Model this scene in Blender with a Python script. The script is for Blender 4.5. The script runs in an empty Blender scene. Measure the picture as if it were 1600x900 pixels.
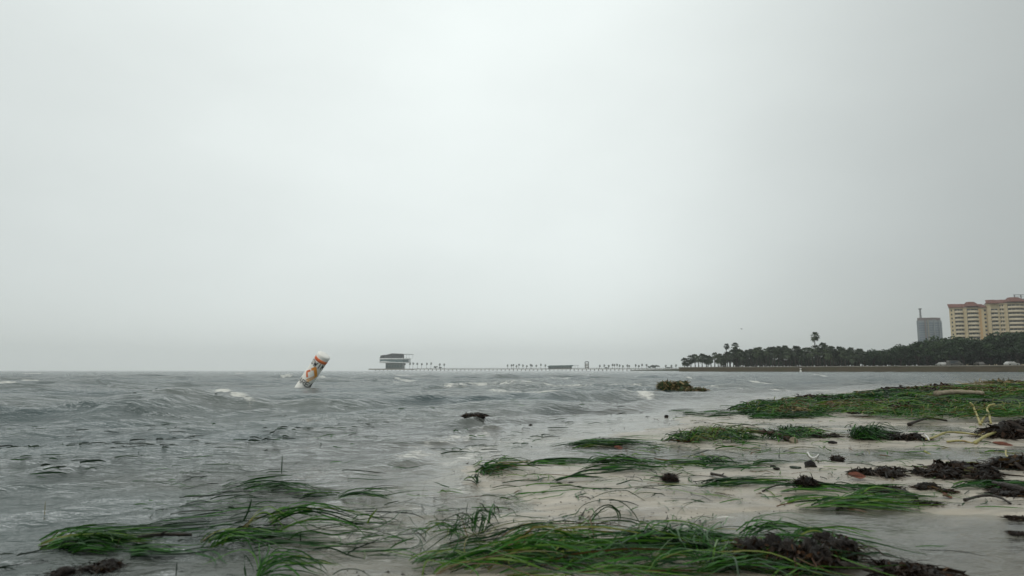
import bpy, bmesh, math, random
import numpy as np
from mathutils import Vector, Matrix

random.seed(7)
RNG = np.random.default_rng(7)
sc = bpy.context.scene
R = math.radians
PI = math.pi

# ------------------------------------------------------------------ camera
CAM_H, FOC, PITCH = 0.42, 1060.0, math.atan(129.2 / 1060.0)
cam_d = bpy.data.cameras.new('camera')
cam = bpy.data.objects.new('camera', cam_d)
sc.collection.objects.link(cam)
cam.location = (0, 0, CAM_H)
cam.rotation_euler = (PI / 2 + PITCH, 0, 0)
cam_d.sensor_width = 36.0
cam_d.lens = 36.0 * FOC / 1600.0
cam_d.clip_start = 0.02
cam_d.clip_end = 20000
cam_d.dof.use_dof = True
cam_d.dof.focus_distance = 9.0
cam_d.dof.aperture_fstop = 6.3
sc.camera = cam

# ------------------------------------------------------------------ light and sky
sc.view_settings.view_transform = 'Standard'
sc.view_settings.look = 'None'
sc.view_settings.exposure = 0.0
sc.view_settings.gamma = 1.0
sc.cycles.volume_bounces = 1
sc.cycles.max_bounces = 8
sc.cycles.transparent_max_bounces = 12
sc.cycles.use_denoising = True

SUN_EL, SUN_AZ = 58.0, 205.0        # degrees; azimuth from +Y towards +X
sun_dir = Vector((math.sin(R(SUN_AZ)) * math.cos(R(SUN_EL)), math.cos(R(SUN_AZ)) * math.cos(R(SUN_EL)), math.sin(R(SUN_EL))))
sd = bpy.data.lights.new('sun', 'SUN')
sd.energy = 1.0
sd.angle = R(25)
sd.color = (1.0, 0.97, 0.92)
sun = bpy.data.objects.new('sun', sd)
sun.rotation_euler = (-sun_dir).to_track_quat('-Z', 'Y').to_euler()
sc.collection.objects.link(sun)

world = bpy.data.worlds.new('World')
sc.world = world
world.use_nodes = True
wn, wl = world.node_tree.nodes, world.node_tree.links
wn.clear()
w_out = wn.new('ShaderNodeOutputWorld')
w_sky = wn.new('ShaderNodeTexSky')
w_sky.sky_type = 'NISHITA'
w_sky.sun_disc = False
w_sky.sun_elevation = R(SUN_EL)
w_sky.sun_rotation = R(SUN_AZ)
w_bg1 = wn.new('ShaderNodeBackground'); w_bg1.inputs['Strength'].default_value = 0.08
wl.new(w_sky.outputs['Color'], w_bg1.inputs['Color'])
w_tc = wn.new('ShaderNodeTexCoord')
w_dot = wn.new('ShaderNodeVectorMath'); w_dot.operation = 'DOT_PRODUCT'
lobe = Vector((math.sin(R(3)) * math.cos(R(38)), math.cos(R(3)) * math.cos(R(38)), math.sin(R(38))))
w_dot.inputs[1].default_value = lobe
wl.new(w_tc.outputs['Generated'], w_dot.inputs[0])
w_l = wn.new('ShaderNodeMapRange'); w_l.interpolation_type = 'SMOOTHSTEP'
for k, v in zip(('From Min', 'From Max', 'To Min', 'To Max'), (0.50, 1.03, 0.67, 1.0)):
    w_l.inputs[k].default_value = v
wl.new(w_dot.outputs['Value'], w_l.inputs['Value'])
# thicker rain cloud over the land on the right
w_sep = wn.new('ShaderNodeSeparateXYZ'); wl.new(w_tc.outputs['Generated'], w_sep.inputs[0])
w_r = wn.new('ShaderNodeMapRange'); w_r.interpolation_type = 'SMOOTHSTEP'
for k, v in zip(('From Min', 'From Max', 'To Min', 'To Max'), (0.09, 0.62, 1.0, 0.60)):
    w_r.inputs[k].default_value = v
wl.new(w_sep.outputs['X'], w_r.inputs['Value'])
w_map = wn.new('ShaderNodeMapping'); w_map.inputs['Scale'].default_value = (1.0, 1.0, 2.2)
w_map.inputs['Location'].default_value = (3.7, 1.2, 0.4)
w_map.inputs['Rotation'].default_value = (0, R(-18), 0)
wl.new(w_tc.outputs['Generated'], w_map.inputs['Vector'])
w_no = wn.new('ShaderNodeTexNoise'); w_no.inputs['Scale'].default_value = 1.9
w_no.inputs['Detail'].default_value = 5.0; w_no.inputs['Roughness'].default_value = 0.45
wl.new(w_map.outputs[0], w_no.inputs['Vector'])
w_n = wn.new('ShaderNodeMapRange')
for k, v in zip(('From Min', 'From Max', 'To Min', 'To Max'), (0.3, 0.7, 0.925, 1.06)):
    w_n.inputs[k].default_value = v
wl.new(w_no.outputs['Fac'], w_n.inputs['Value'])
w_m1 = wn.new('ShaderNodeMath'); w_m1.operation = 'MULTIPLY'
wl.new(w_l.outputs[0], w_m1.inputs[0]); wl.new(w_r.outputs[0], w_m1.inputs[1])
w_m2 = wn.new('ShaderNodeMath'); w_m2.operation = 'MULTIPLY'
wl.new(w_m1.outputs[0], w_m2.inputs[0]); wl.new(w_n.outputs[0], w_m2.inputs[1])
w_bg2 = wn.new('ShaderNodeBackground'); w_bg2.inputs['Color'].default_value = (0.935, 1.0, 0.978, 1)
wl.new(w_m2.outputs[0], w_bg2.inputs['Strength'])
w_mix = wn.new('ShaderNodeMixShader'); w_mix.inputs[0].default_value = 0.94
wl.new(w_bg1.outputs[0], w_mix.inputs[1]); wl.new(w_bg2.outputs[0], w_mix.inputs[2])
wl.new(w_mix.outputs[0], w_out.inputs['Surface'])

# ------------------------------------------------------------------ helpers: places
CP, SP = math.cos(PITCH), math.sin(PITCH)
HZ = 450 + FOC * math.tan(PITCH)

def ray(px, py):
    dx, dy = (px - 800) / FOC, -(py - 450) / FOC
    return dx, CP - dy * SP, SP + dy * CP

def G(px, py, z=0.0):
    """ground point, at height z, that stands at this place of the photograph"""
    dx, dy, dz = ray(px, py)
    k = (z - CAM_H) / dz
    return dx * k, dy * k

def A(px, py, Y):
    """point at distance Y"""
    dx, dy, dz = ray(px, py)
    k = Y / dy
    return Vector((dx * k, Y, CAM_H + dz * k))

def W2P(x, y):
    c = y * CP - CAM_H * SP
    u = -y * SP - CAM_H * CP
    c = np.maximum(c, 0.05)
    return 800 + FOC * x / c, 450 - FOC * u / c

def hash2(ix, iy, seed):
    h = (ix.astype(np.int64) * 374761393 + iy.astype(np.int64) * 668265263 + seed * 974634777) & 0xFFFFFFFF
    h = ((h ^ (h >> 13)) * 1274126177) & 0xFFFFFFFF
    h = h ^ (h >> 16)
    return (h & 0xFFFFFF) / float(0xFFFFFF)

def vnoise(x, y, seed=0):
    ix, iy = np.floor(x), np.floor(y)
    fx, fy = x - ix, y - iy
    fx, fy = fx * fx * (3 - 2 * fx), fy * fy * (3 - 2 * fy)
    a, b = hash2(ix, iy, seed), hash2(ix + 1, iy, seed)
    c, d = hash2(ix, iy + 1, seed), hash2(ix + 1, iy + 1, seed)
    return (a * (1 - fx) + b * fx) * (1 - fy) + (c * (1 - fx) + d * fx) * fy

def fbm(x, y, seed=0, oct=4, rough=0.5):
    s, a, n = 0.0, 1.0, 0.0
    for k in range(oct):
        s = s + a * vnoise(x * 2 ** k + 17.3 * k, y * 2 ** k - 9.1 * k, seed + k)
        n += a
        a *= rough
    return s / n

def sstep(a, b, v):
    t = np.clip((v - a) / (b - a), 0, 1)
    return t * t * (3 - 2 * t)

# ------------------------------------------------------------------ helpers: objects
def link(o, parent=None):
    sc.collection.objects.link(o)
    if parent is not None:
        o.parent = parent
    return o

def tag(o, label=None, cat=None, group=None, kind=None):
    if label: o['label'] = label
    if cat: o['category'] = cat
    if group: o['group'] = group
    if kind: o['kind'] = kind
    return o

def empty(name, loc, label, cat, group=None, rz=0):
    o = bpy.data.objects.new(name, None)
    o.empty_display_size = 0.2
    o.location = loc
    o.rotation_euler = (0, 0, rz)
    link(o)
    return tag(o, label, cat, group)

def mesh_np(name, verts, faces, mat, smooth=True, attrs=None):
    """verts (N,3); faces (M,4) or (M,3) arrays"""
    me = bpy.data.meshes.new(name)
    verts = np.asarray(verts, dtype=np.float32)
    faces = np.asarray(faces, dtype=np.int32)
    n, k = faces.shape
    me.vertices.add(len(verts)); me.vertices.foreach_set('co', verts.ravel())
    me.loops.add(n * k); me.loops.foreach_set('vertex_index', faces.ravel())
    me.polygons.add(n)
    me.polygons.foreach_set('loop_start', np.arange(0, n * k, k, dtype=np.int32))
    me.polygons.foreach_set('loop_total', np.full(n, k, dtype=np.int32))
    if smooth:
        me.polygons.foreach_set('use_smooth', np.ones(n, dtype=bool))
    for an, av in (attrs or {}).items():
        at = me.attributes.new(an, 'FLOAT', 'POINT')
        at.data.foreach_set('value', np.asarray(av, dtype=np.float32).ravel())
    me.update(calc_edges=True)
    me.validate()
    if mat: me.materials.append(mat)
    return me

def obj_np(name, verts, faces, mat, parent=None, smooth=True, attrs=None):
    return link(bpy.data.objects.new(name, mesh_np(name, verts, faces, mat, smooth, attrs)), parent)

class MB:
    """collects vertices and faces of one mesh"""
    def __init__(self):
        self.v, self.f = [], []
    def add(self, vs, fs):
        n = len(self.v)
        self.v += [tuple(p) for p in vs]
        self.f += [tuple(i + n for i in f) for f in fs]
        return self
    def box(self, c, s, rz=0.0):
        hx, hy, hz = s[0] / 2, s[1] / 2, s[2] / 2
        ca, sa = math.cos(rz), math.sin(rz)
        vs = []
        for z in (-hz, hz):
            for x, y in ((-hx, -hy), (hx, -hy), (hx, hy), (-hx, hy)):
                vs.append((c[0] + x * ca - y * sa, c[1] + x * sa + y * ca, c[2] + z))
        return self.add(vs, [(0, 3, 2, 1), (4, 5, 6, 7), (0, 1, 5, 4), (1, 2, 6, 5), (2, 3, 7, 6), (3, 0, 4, 7)])
    def tube(self, pts, rads, n=8, cap=True):
        pts = [Vector(p) for p in pts]
        rings = []
        ref = None
        for i, p in enumerate(pts):
            t = (pts[min(i + 1, len(pts) - 1)] - pts[max(i - 1, 0)])
            t = t.normalized() if t.length > 1e-9 else Vector((0, 0, 1))
            if ref is None:
                ref = Vector((1, 0, 0)) if abs(t.x) < 0.8 else Vector((0, 1, 0))
            s = (ref - t * ref.dot(t)).normalized()
            u = t.cross(s)
            ref = s
            r = rads[i] if hasattr(rads, '__len__') else rads
            rings.append([p + (s * math.cos(2 * PI * k / n) + u * math.sin(2 * PI * k / n)) * r for k in range(n)])
        vs = [q for g in rings for q in g]
        fs = [(i * n + k, i * n + (k + 1) % n, (i + 1) * n + (k + 1) % n, (i + 1) * n + k)
              for i in range(len(pts) - 1) for k in range(n)]
        if cap:
            fs.append(tuple(reversed(range(n))))
            fs.append(tuple(range((len(pts) - 1) * n, len(pts) * n)))
        return self.add(vs, fs)
    def prism(self, poly, z0, z1):
        n = len(poly)
        vs = [(x, y, z0) for x, y in poly] + [(x, y, z1) for x, y in poly]
        fs = [tuple(reversed(range(n))), tuple(range(n, 2 * n))]
        fs += [(k, (k + 1) % n, n + (k + 1) % n, n + k) for k in range(n)]
        return self.add(vs, fs)
    def mesh(self, name, mat, smooth=False):
        me = bpy.data.meshes.new(name)
        me.from_pydata(self.v, [], self.f)
        if smooth:
            me.polygons.foreach_set('use_smooth', np.ones(len(me.polygons), dtype=bool))
        me.update()
        if mat: me.materials.append(mat)
        return me
    def build(self, name, mat, parent=None, smooth=False):
        return link(bpy.data.objects.new(name, self.mesh(name, mat, smooth)), parent)

def copy_tree(o, parent=None):
    c = o.copy()
    link(c, parent)
    for ch in list(o.children):
        copy_tree(ch, c)
    return c

# ------------------------------------------------------------------ helpers: materials
def new_mat(name):
    m = bpy.data.materials.new(name)
    m.use_nodes = True
    nt = m.node_tree
    nt.nodes.clear()
    return m, nt.nodes, nt.links

def noise_node(N, L, vec, scale, detail=4, rough=0.5):
    n = N.new('ShaderNodeTexNoise')
    n.inputs['Scale'].default_value = scale
    n.inputs['Detail'].default_value = detail
    n.inputs['Roughness'].default_value = rough
    L.new(vec, n.inputs['Vector'])
    return n

def ramp_node(N, L, fac, stops):
    r = N.new('ShaderNodeValToRGB')
    e = r.color_ramp.elements
    while len(e) < len(stops): e.new(0.5)
    for el, (p, c) in zip(e, stops):
        el.position = p
        el.color = (*c, 1)
    L.new(fac, r.inputs['Fac'])
    return r

def tree_tone(m):
    """each tree its own shade of green"""
    N, L = m.node_tree.nodes, m.node_tree.links
    b = [n for n in N if n.type == 'BSDF_PRINCIPLED'][0]
    src = b.inputs['Base Color'].links[0].from_socket
    oi = N.new('ShaderNodeObjectInfo')
    r = ramp_node(N, L, oi.outputs['Random'], [(0.0, (0.55, 0.6, 0.55)), (0.5, (1.0, 1.0, 0.9)), (1.0, (1.6, 1.5, 1.2))])
    mu = N.new('ShaderNodeMixRGB'); mu.blend_type = 'MULTIPLY'; mu.inputs[0].default_value = 1.0
    L.new(src, mu.inputs[1]); L.new(r.outputs[0], mu.inputs[2]); L.new(mu.outputs[0], b.inputs['Base Color'])

def mat_noise(name, c1, c2, scale=3.0, rough=0.7, bump=0.3, bscale=None, detail=5, spec=0.3, stretch=(1, 1, 1), c3=None, bdist=0.02):
    """two or three tones mixed by noise, with fine relief"""
    m, N, L = new_mat(name)
    tc = N.new('ShaderNodeTexCoord')
    mp = N.new('ShaderNodeMapping'); mp.inputs['Scale'].default_value = stretch
    L.new(tc.outputs['Object'], mp.inputs['Vector'])
    n = noise_node(N, L, mp.outputs[0], scale, detail, 0.6)
    stops = [(0.33, c1), (0.66, c2)] if c3 is None else [(0.3, c1), (0.5, c2), (0.7, c3)]
    r = ramp_node(N, L, n.outputs['Fac'], stops)
    b = N.new('ShaderNodeBsdfPrincipled')
    b.inputs['Roughness'].default_value = rough
    b.inputs['Specular IOR Level'].default_value = spec
    L.new(r.outputs[0], b.inputs['Base Color'])
    if bump:
        n2 = noise_node(N, L, mp.outputs[0], bscale or scale * 6, 4, 0.6)
        bp = N.new('ShaderNodeBump'); bp.inputs['Strength'].default_value = bump; bp.inputs['Distance'].default_value = bdist
        L.new(n2.outputs['Fac'], bp.inputs['Height']); L.new(bp.outputs[0], b.inputs['Normal'])
    o = N.new('ShaderNodeOutputMaterial')
    L.new(b.outputs[0], o.inputs['Surface'])
    return m

# sand: pale shell sand, darker and smoother where it is wet (a band just above the water level)
def make_sand():
    m, N, L = new_mat('wet_sand')
    tc = N.new('ShaderNodeTexCoord')
    mp = N.new('ShaderNodeMapping'); mp.inputs['Scale'].default_value = (0.45, 1.3, 1.0)
    mp.inputs['Rotation'].default_value = (0, 0, R(-8))
    L.new(tc.outputs['Object'], mp.inputs['Vector'])
    big = noise_node(N, L, mp.outputs[0], 5.0, 6, 0.6)
    col = ramp_node(N, L, big.outputs['Fac'], [(0.3, (0.26, 0.228, 0.18)), (0.5, (0.39, 0.35, 0.285)), (0.72, (0.50, 0.455, 0.385))])
    gr = noise_node(N, L, tc.outputs['Object'], 420, 3, 0.7)
    g2 = ramp_node(N, L, gr.outputs['Fac'], [(0.3, (0.72, 0.72, 0.72)), (0.62, (1.08, 1.07, 1.05))])
    mul = N.new('ShaderNodeMixRGB'); mul.blend_type = 'MULTIPLY'; mul.inputs[0].default_value = 0.8
    L.new(col.outputs[0], mul.inputs[1]); L.new(g2.outputs[0], mul.inputs[2])
    # organic silt drawn out by the run-off
    mp2 = N.new('ShaderNodeMapping'); mp2.inputs['Scale'].default_value = (1.2, 9.0, 1.0); mp2.inputs['Rotation'].default_value = (0, 0, R(-6))
    L.new(tc.outputs['Object'], mp2.inputs['Vector'])
    st = noise_node(N, L, mp2.outputs[0], 2.3, 6, 0.62)
    sf = ramp_node(N, L, st.outputs['Fac'], [(0.47, (0, 0, 0)), (0.72, (1, 1, 1))])
    mx = N.new('ShaderNodeMixRGB'); mx.inputs[2].default_value = (0.15, 0.135, 0.11, 1)
    sfm = N.new('ShaderNodeMath'); sfm.operation = 'MULTIPLY'; sfm.inputs[1].default_value = 0.80
    L.new(sf.outputs[0], sfm.inputs[0]); L.new(sfm.outputs[0], mx.inputs[0]); L.new(mul.outputs[0], mx.inputs[1])
    sp = noise_node(N, L, tc.outputs['Object'], 95, 2, 0.5)
    spf = ramp_node(N, L, sp.outputs['Fac'], [(0.70, (0, 0, 0)), (0.76, (1, 1, 1))])
    mx3 = N.new('ShaderNodeMixRGB'); mx3.inputs[2].default_value = (0.07, 0.055, 0.04, 1)
    spm = N.new('ShaderNodeMath'); spm.operation = 'MULTIPLY'; spm.inputs[1].default_value = 0.75
    L.new(spf.outputs[0], spm.inputs[0]); L.new(spm.outputs[0], mx3.inputs[0]); L.new(mx.outputs[0], mx3.inputs[1])
    b = N.new('ShaderNodeBsdfPrincipled')
    L.new(mx3.outputs[0], b.inputs['Base Color'])
    rr = ramp_node(N, L, big.outputs['Fac'], [(0.35, (0.22, 0.22, 0.22)), (0.65, (0.5, 0.5, 0.5))])
    L.new(rr.outputs[0], b.inputs['Roughness'])
    b.inputs['Specular IOR Level'].default_value = 0.4
    hsum = N.new('ShaderNodeMath'); hsum.operation = 'MULTIPLY_ADD'; hsum.inputs[1].default_value = 0.12
    L.new(gr.outputs['Fac'], hsum.inputs[0]); L.new(st.outputs['Fac'], hsum.inputs[2])
    bp = N.new('ShaderNodeBump'); bp.inputs['Strength'].default_value = 0.5; bp.inputs['Distance'].default_value = 0.012
    L.new(hsum.outputs[0], bp.inputs['Height']); L.new(bp.outputs[0], b.inputs['Normal'])
    o = N.new('ShaderNodeOutputMaterial'); L.new(b.outputs[0], o.inputs['Surface'])
    return m

def make_water():
    m, N, L = new_mat('silty_water')
    tc = N.new('ShaderNodeTexCoord')
    at = N.new('ShaderNodeAttribute'); at.attribute_name = 'turbid'
    fo = N.new('ShaderNodeAttribute'); fo.attribute_name = 'foam'
    ch = N.new('ShaderNodeAttribute'); ch.attribute_name = 'chop'
    mp = N.new('ShaderNodeMapping'); mp.inputs['Scale'].default_value = (0.7, 1.25, 1.0); mp.inputs['Rotation'].default_value = (0, 0, R(-37))
    L.new(tc.outputs['Object'], mp.inputs['Vector'])
    n1 = noise_node(N, L, mp.outputs[0], 1.3, 3, 0.55)       # metre-long waves (the mesh carries them close by)
    n2 = noise_node(N, L, mp.outputs[0], 9.0, 4, 0.6)
    n3 = noise_node(N, L, mp.outputs[0], 45.0, 3, 0.6)
    b1 = N.new('ShaderNodeBump'); b1.inputs['Strength'].default_value = 1.0; b1.inputs['Distance'].default_value = 0.16
    b2 = N.new('ShaderNodeBump'); b2.inputs['Distance'].default_value = 0.055
    b3 = N.new('ShaderNodeBump'); b3.inputs['Distance'].default_value = 0.007
    L.new(n1.outputs['Fac'], b1.inputs['Height'])
    L.new(n2.outputs['Fac'], b2.inputs['Height']); L.new(n3.outputs['Fac'], b3.inputs['Height'])
    L.new(ch.outputs['Fac'], b1.inputs['Strength']); L.new(ch.outputs['Fac'], b2.inputs['Strength']); L.new(ch.outputs['Fac'], b3.inputs['Strength'])
    L.new(b1.outputs[0], b2.inputs['Normal']); L.new(b2.outputs[0], b3.inputs['Normal'])
    nb = noise_node(N, L, mp.outputs[0], 0.35, 4, 0.55)
    bc = ramp_node(N, L, nb.outputs['Fac'], [(0.35, (0.048, 0.076, 0.080)), (0.65, (0.098, 0.116, 0.106))])
    si = N.new('ShaderNodeAttribute'); si.attribute_name = 'silt'
    bm_ = N.new('ShaderNodeMixRGB'); bm_.inputs[2].default_value = (0.175, 0.162, 0.132, 1); L.new(si.outputs['Fac'], bm_.inputs[0]); L.new(bc.outputs[0], bm_.inputs[1])
    body_d = N.new('ShaderNodeBsdfDiffuse'); L.new(bm_.outputs[0], body_d.inputs['Color']); L.new(b3.outputs[0], body_d.inputs['Normal'])
    body_t = N.new('ShaderNodeBsdfTransparent'); body_t.inputs['Color'].default_value = (0.93, 0.95, 0.93, 1)
    body = N.new('ShaderNodeMixShader'); L.new(at.outputs['Fac'], body.inputs[0])
    L.new(body_t.outputs[0], body.inputs[1]); L.new(body_d.outputs[0], body.inputs[2])
    gl = N.new('ShaderNodeBsdfGlossy'); gl.inputs['Roughness'].default_value = 0.12; L.new(b3.outputs[0], gl.inputs['Normal'])
    gl.inputs['Color'].default_value = (0.95, 0.95, 0.95, 1)
    fr = N.new('ShaderNodeFresnel'); fr.inputs['IOR'].default_value = 1.33; L.new(b3.outputs[0], fr.inputs['Normal'])
    surf = N.new('ShaderNodeMixShader'); L.new(fr.outputs[0], surf.inputs[0]); L.new(body.outputs[0], surf.inputs[1]); L.new(gl.outputs[0], surf.inputs[2])
    # foam: broken bubbles
    fmp = N.new('ShaderNodeMapping'); fmp.inputs['Scale'].default_value = (0.55, 1.0, 1.0); fmp.inputs['Rotation'].default_value = (0, 0, R(-15)); L.new(tc.outputs['Object'], fmp.inputs['Vector'])
    fn = noise_node(N, L, fmp.outputs[0], 22.0, 8, 0.80)
    fm = N.new('ShaderNodeMath'); fm.operation = 'MULTIPLY_ADD'; fm.inputs[1].default_value = 1.15
    L.new(fo.outputs['Fac'], fm.inputs[0])
    sub = N.new('ShaderNodeMath'); sub.operation = 'SUBTRACT'; sub.inputs[1].default_value = 1.70
    fn2 = N.new('ShaderNodeMath'); fn2.operation = 'MULTIPLY'; fn2.inputs[1].default_value = 2.1; L.new(fn.outputs['Fac'], fn2.inputs[0])
    L.new(fn2.outputs[0], sub.inputs[0]); L.new(sub.outputs[0], fm.inputs[2])
    fr2 = ramp_node(N, L, fm.outputs[0], [(0.0, (0, 0, 0)), (0.30, (0.85, 0.85, 0.85))])
    fd = N.new('ShaderNodeBsdfDiffuse'); fd.inputs['Color'].default_value = (0.70, 0.69, 0.64, 1)
    fin = N.new('ShaderNodeMixShader'); L.new(fr2.outputs[0], fin.inputs[0]); L.new(surf.outputs[0], fin.inputs[1]); L.new(fd.outputs[0], fin.inputs[2])
    o = N.new('ShaderNodeOutputMaterial'); L.new(fin.outputs[0], o.inputs['Surface'])
    return m

def make_blade(name, stops, rough=0.35):
    m, N, L = new_mat(name)
    at = N.new('ShaderNodeAttribute'); at.attribute_name = 'tint'
    r = ramp_node(N, L, at.outputs['Fac'], stops)
    b = N.new('ShaderNodeBsdfPrincipled')
    b.inputs['Roughness'].default_value = rough
    b.inputs['Specular IOR Level'].default_value = 0.22
    L.new(r.outputs[0], b.inputs['Base Color'])
    tr = N.new('ShaderNodeBsdfTranslucent'); L.new(r.outputs[0], tr.inputs['Color'])
    mx = N.new('ShaderNodeMixShader'); mx.inputs[0].default_value = 0.25
    L.new(b.outputs[0], mx.inputs[1]); L.new(tr.outputs[0], mx.inputs[2])
    o = N.new('ShaderNodeOutputMaterial'); L.new(mx.outputs[0], o.inputs['Surface'])
    return m

M = {}
M['sand'] = make_sand()
M['water'] = make_water()
GREEN = [(0.0, (0.005, 0.014, 0.006)), (0.25, (0.010, 0.050, 0.009)), (0.55, (0.036, 0.140, 0.012)), (0.78, (0.10, 0.19, 0.022)), (0.9, (0.17, 0.17, 0.04)), (1.0, (0.10, 0.055, 0.02))]
M['blade'] = make_blade('seagrass_blade', GREEN)
M['algae'] = make_blade('brown_algae', [(0.0, (0.010, 0.007, 0.004)), (0.5, (0.030, 0.016, 0.008)), (0.8, (0.07, 0.03, 0.012)), (1.0, (0.09, 0.06, 0.02))], 0.45)
M['straw'] = make_blade('dead_straw', [(0.0, (0.05, 0.035, 0.015)), (0.4, (0.16, 0.12, 0.055)), (0.8, (0.33, 0.26, 0.13)), (1.0, (0.03, 0.07, 0.02))], 0.6)
M['mat_under'] = mat_noise('matted_weed', (0.010, 0.014, 0.006), (0.022, 0.045, 0.010), 9, 0.6, 0.8, 60, c3=(0.05, 0.035, 0.015))
M['twig'] = mat_noise('dark_wet_wood', (0.010, 0.008, 0.006), (0.035, 0.026, 0.018), 14, 0.45, 0.6, 90)
M['stick'] = mat_noise('brown_wet_wood', (0.030, 0.018, 0.011), (0.075, 0.045, 0.028), 18, 0.5, 0.6, 90, stretch=(1, 4, 4))
M['drift'] = mat_noise('pale_driftwood', (0.20, 0.16, 0.11), (0.36, 0.31, 0.23), 9, 0.8, 0.6, 50, stretch=(0.4, 3, 3))
M['vine'] = mat_noise('yellow_green_vine', (0.20, 0.19, 0.06), (0.40, 0.37, 0.16), 16, 0.5, 0.4, 80, c3=(0.26, 0.15, 0.05))
M['leaf_red'] = mat_noise('red_brown_leaf', (0.10, 0.028, 0.014), (0.20, 0.06, 0.03), 30, 0.45, 0.5, 150)
M['leaf_olive'] = mat_noise('olive_leaf', (0.05, 0.05, 0.014), (0.10, 0.10, 0.03), 30, 0.4, 0.5, 150)
M['leaf_yellow'] = mat_noise('yellow_leaf', (0.24, 0.26, 0.05), (0.38, 0.38, 0.10), 30, 0.45, 0.5, 150)
M['shell'] = mat_noise('bleached_white', (0.55, 0.54, 0.50), (0.75, 0.74, 0.70), 40, 0.4, 0.3, 200)
M['lump'] = mat_noise('dark_silt_lump', (0.008, 0.007, 0.006), (0.03, 0.022, 0.016), 40, 0.5, 0.9, 160)
M['lump_green'] = mat_noise('dark_green_weed', (0.008, 0.018, 0.008), (0.02, 0.04, 0.012), 40, 0.4, 0.9, 160)
M['concrete'] = mat_noise('weathered_concrete', (0.15, 0.135, 0.11), (0.25, 0.23, 0.19), 0.25, 0.85, 0.5, 2.0, c3=(0.11, 0.10, 0.07), bdist=0.2)
M['wall_stain'] = mat_noise('stained_seawall', (0.050, 0.048, 0.024), (0.105, 0.080, 0.050), 0.12, 0.9, 0.5, 2.0, c3=(0.075, 0.075, 0.035), stretch=(1, 1, 3), bdist=0.2)
M['lawn'] = mat_noise('shore_lawn', (0.035, 0.05, 0.018), (0.075, 0.075, 0.035), 0.1, 0.95, 0.4, 3, bdist=0.1)
M['trunk'] = mat_noise('palm_trunk', (0.022, 0.018, 0.014), (0.055, 0.045, 0.035), 2.5, 0.9, 0.6, 12, bdist=0.1)
M['bark'] = mat_noise('oak_bark', (0.022, 0.018, 0.014), (0.06, 0.048, 0.038), 2.0, 0.95, 0.6, 12, bdist=0.1)
M['frond'] = mat_noise('palm_frond', (0.018, 0.034, 0.018), (0.040, 0.062, 0.030), 0.7, 0.5, 0, c3=(0.06, 0.075, 0.042))
M['oak'] = mat_noise('oak_leaves', (0.008, 0.022, 0.010), (0.018, 0.040, 0.015), 0.35, 0.6, 0, c3=(0.040, 0.070, 0.023))
tree_tone(M['frond']); tree_tone(M['oak'])
M['cream'] = mat_noise('cream_stucco', (0.52, 0.43, 0.27), (0.60, 0.50, 0.33), 0.15, 0.85, 0.1, 4)
M['peach'] = mat_noise('peach_stucco', (0.52, 0.33, 0.16), (0.58, 0.39, 0.20), 0.15, 0.85, 0.1, 4)
M['parapet'] = mat_noise('pale_balcony_stucco', (0.56, 0.48, 0.34), (0.66, 0.57, 0.43), 0.3, 0.8, 0.1, 4)
M['tile'] = mat_noise('red_roof_tile', (0.12, 0.050, 0.040), (0.17, 0.075, 0.058), 0.8, 0.8, 0.5, 6, bdist=0.1)
M['glass'] = mat_noise('dark_window_glass', (0.02, 0.028, 0.03), (0.045, 0.055, 0.055), 0.6, 0.12, 0, spec=0.6)
M['teal_glass'] = mat_noise('teal_pier_glass', (0.05, 0.10, 0.105), (0.09, 0.15, 0.15), 0.15, 0.2, 0, spec=0.6)
M['teal_roof'] = mat_noise('dull_teal_roof', (0.03, 0.06, 0.055), (0.06, 0.10, 0.09), 0.2, 0.8, 0.1, 3)
M['dark_clad'] = mat_noise('charcoal_cladding', (0.018, 0.02, 0.022), (0.045, 0.048, 0.05), 0.2, 0.6, 0.1, 3)
M['white_clad'] = mat_noise('white_cladding', (0.66, 0.67, 0.66), (0.78, 0.78, 0.76), 0.2, 0.5, 0.1, 3)
M['grey_clad'] = mat_noise('grey_green_cladding', (0.12, 0.16, 0.15), (0.2, 0.24, 0.22), 0.2, 0.6, 0.1, 3)
M['tower'] = mat_noise('grey_tower_concrete', (0.14, 0.165, 0.19), (0.20, 0.225, 0.25), 0.08, 0.7, 0.1, 1)
M['tower_glass'] = mat_noise('blue_tower_glass', (0.07, 0.10, 0.14), (0.11, 0.15, 0.19), 0.08, 0.2, 0, spec=0.6)
M['tower_red'] = mat_noise('rust_tower_panels', (0.11, 0.085, 0.085), (0.15, 0.11, 0.105), 0.08, 0.8, 0.1, 1)
M['steel'] = mat_noise('grey_steel', (0.06, 0.065, 0.07), (0.11, 0.115, 0.12), 0.4, 0.5, 0, spec=0.5)
M['buoy'] = mat_noise('weathered_white_plastic', (0.80, 0.78, 0.71), (0.86, 0.85, 0.81), 2.5, 0.35, 0.1, 40)
M['orange'] = mat_noise('faded_orange_print', (0.74, 0.27, 0.05), (0.80, 0.42, 0.09), 3, 0.5, 0.1, 40)
M['red_print'] = mat_noise('faded_red_print', (0.62, 0.11, 0.04), (0.72, 0.22, 0.08), 6, 0.5, 0.1, 40)
M['black'] = mat_noise('black_print', (0.015, 0.015, 0.018), (0.04, 0.04, 0.045), 12, 0.5, 0.1, 40)
M['rubber'] = mat_noise('tyre_rubber', (0.012, 0.012, 0.012), (0.025, 0.025, 0.025), 8, 0.8, 0.1, 40)
for nm, c in (('paint_white', (0.42, 0.42, 0.40)), ('paint_grey', (0.08, 0.075, 0.065)), ('paint_dark', (0.03, 0.035, 0.045))):
    M[nm] = mat_noise(nm, c, tuple(v * 0.9 for v in c), 2, 0.3, 0, spec=0.6)
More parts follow.
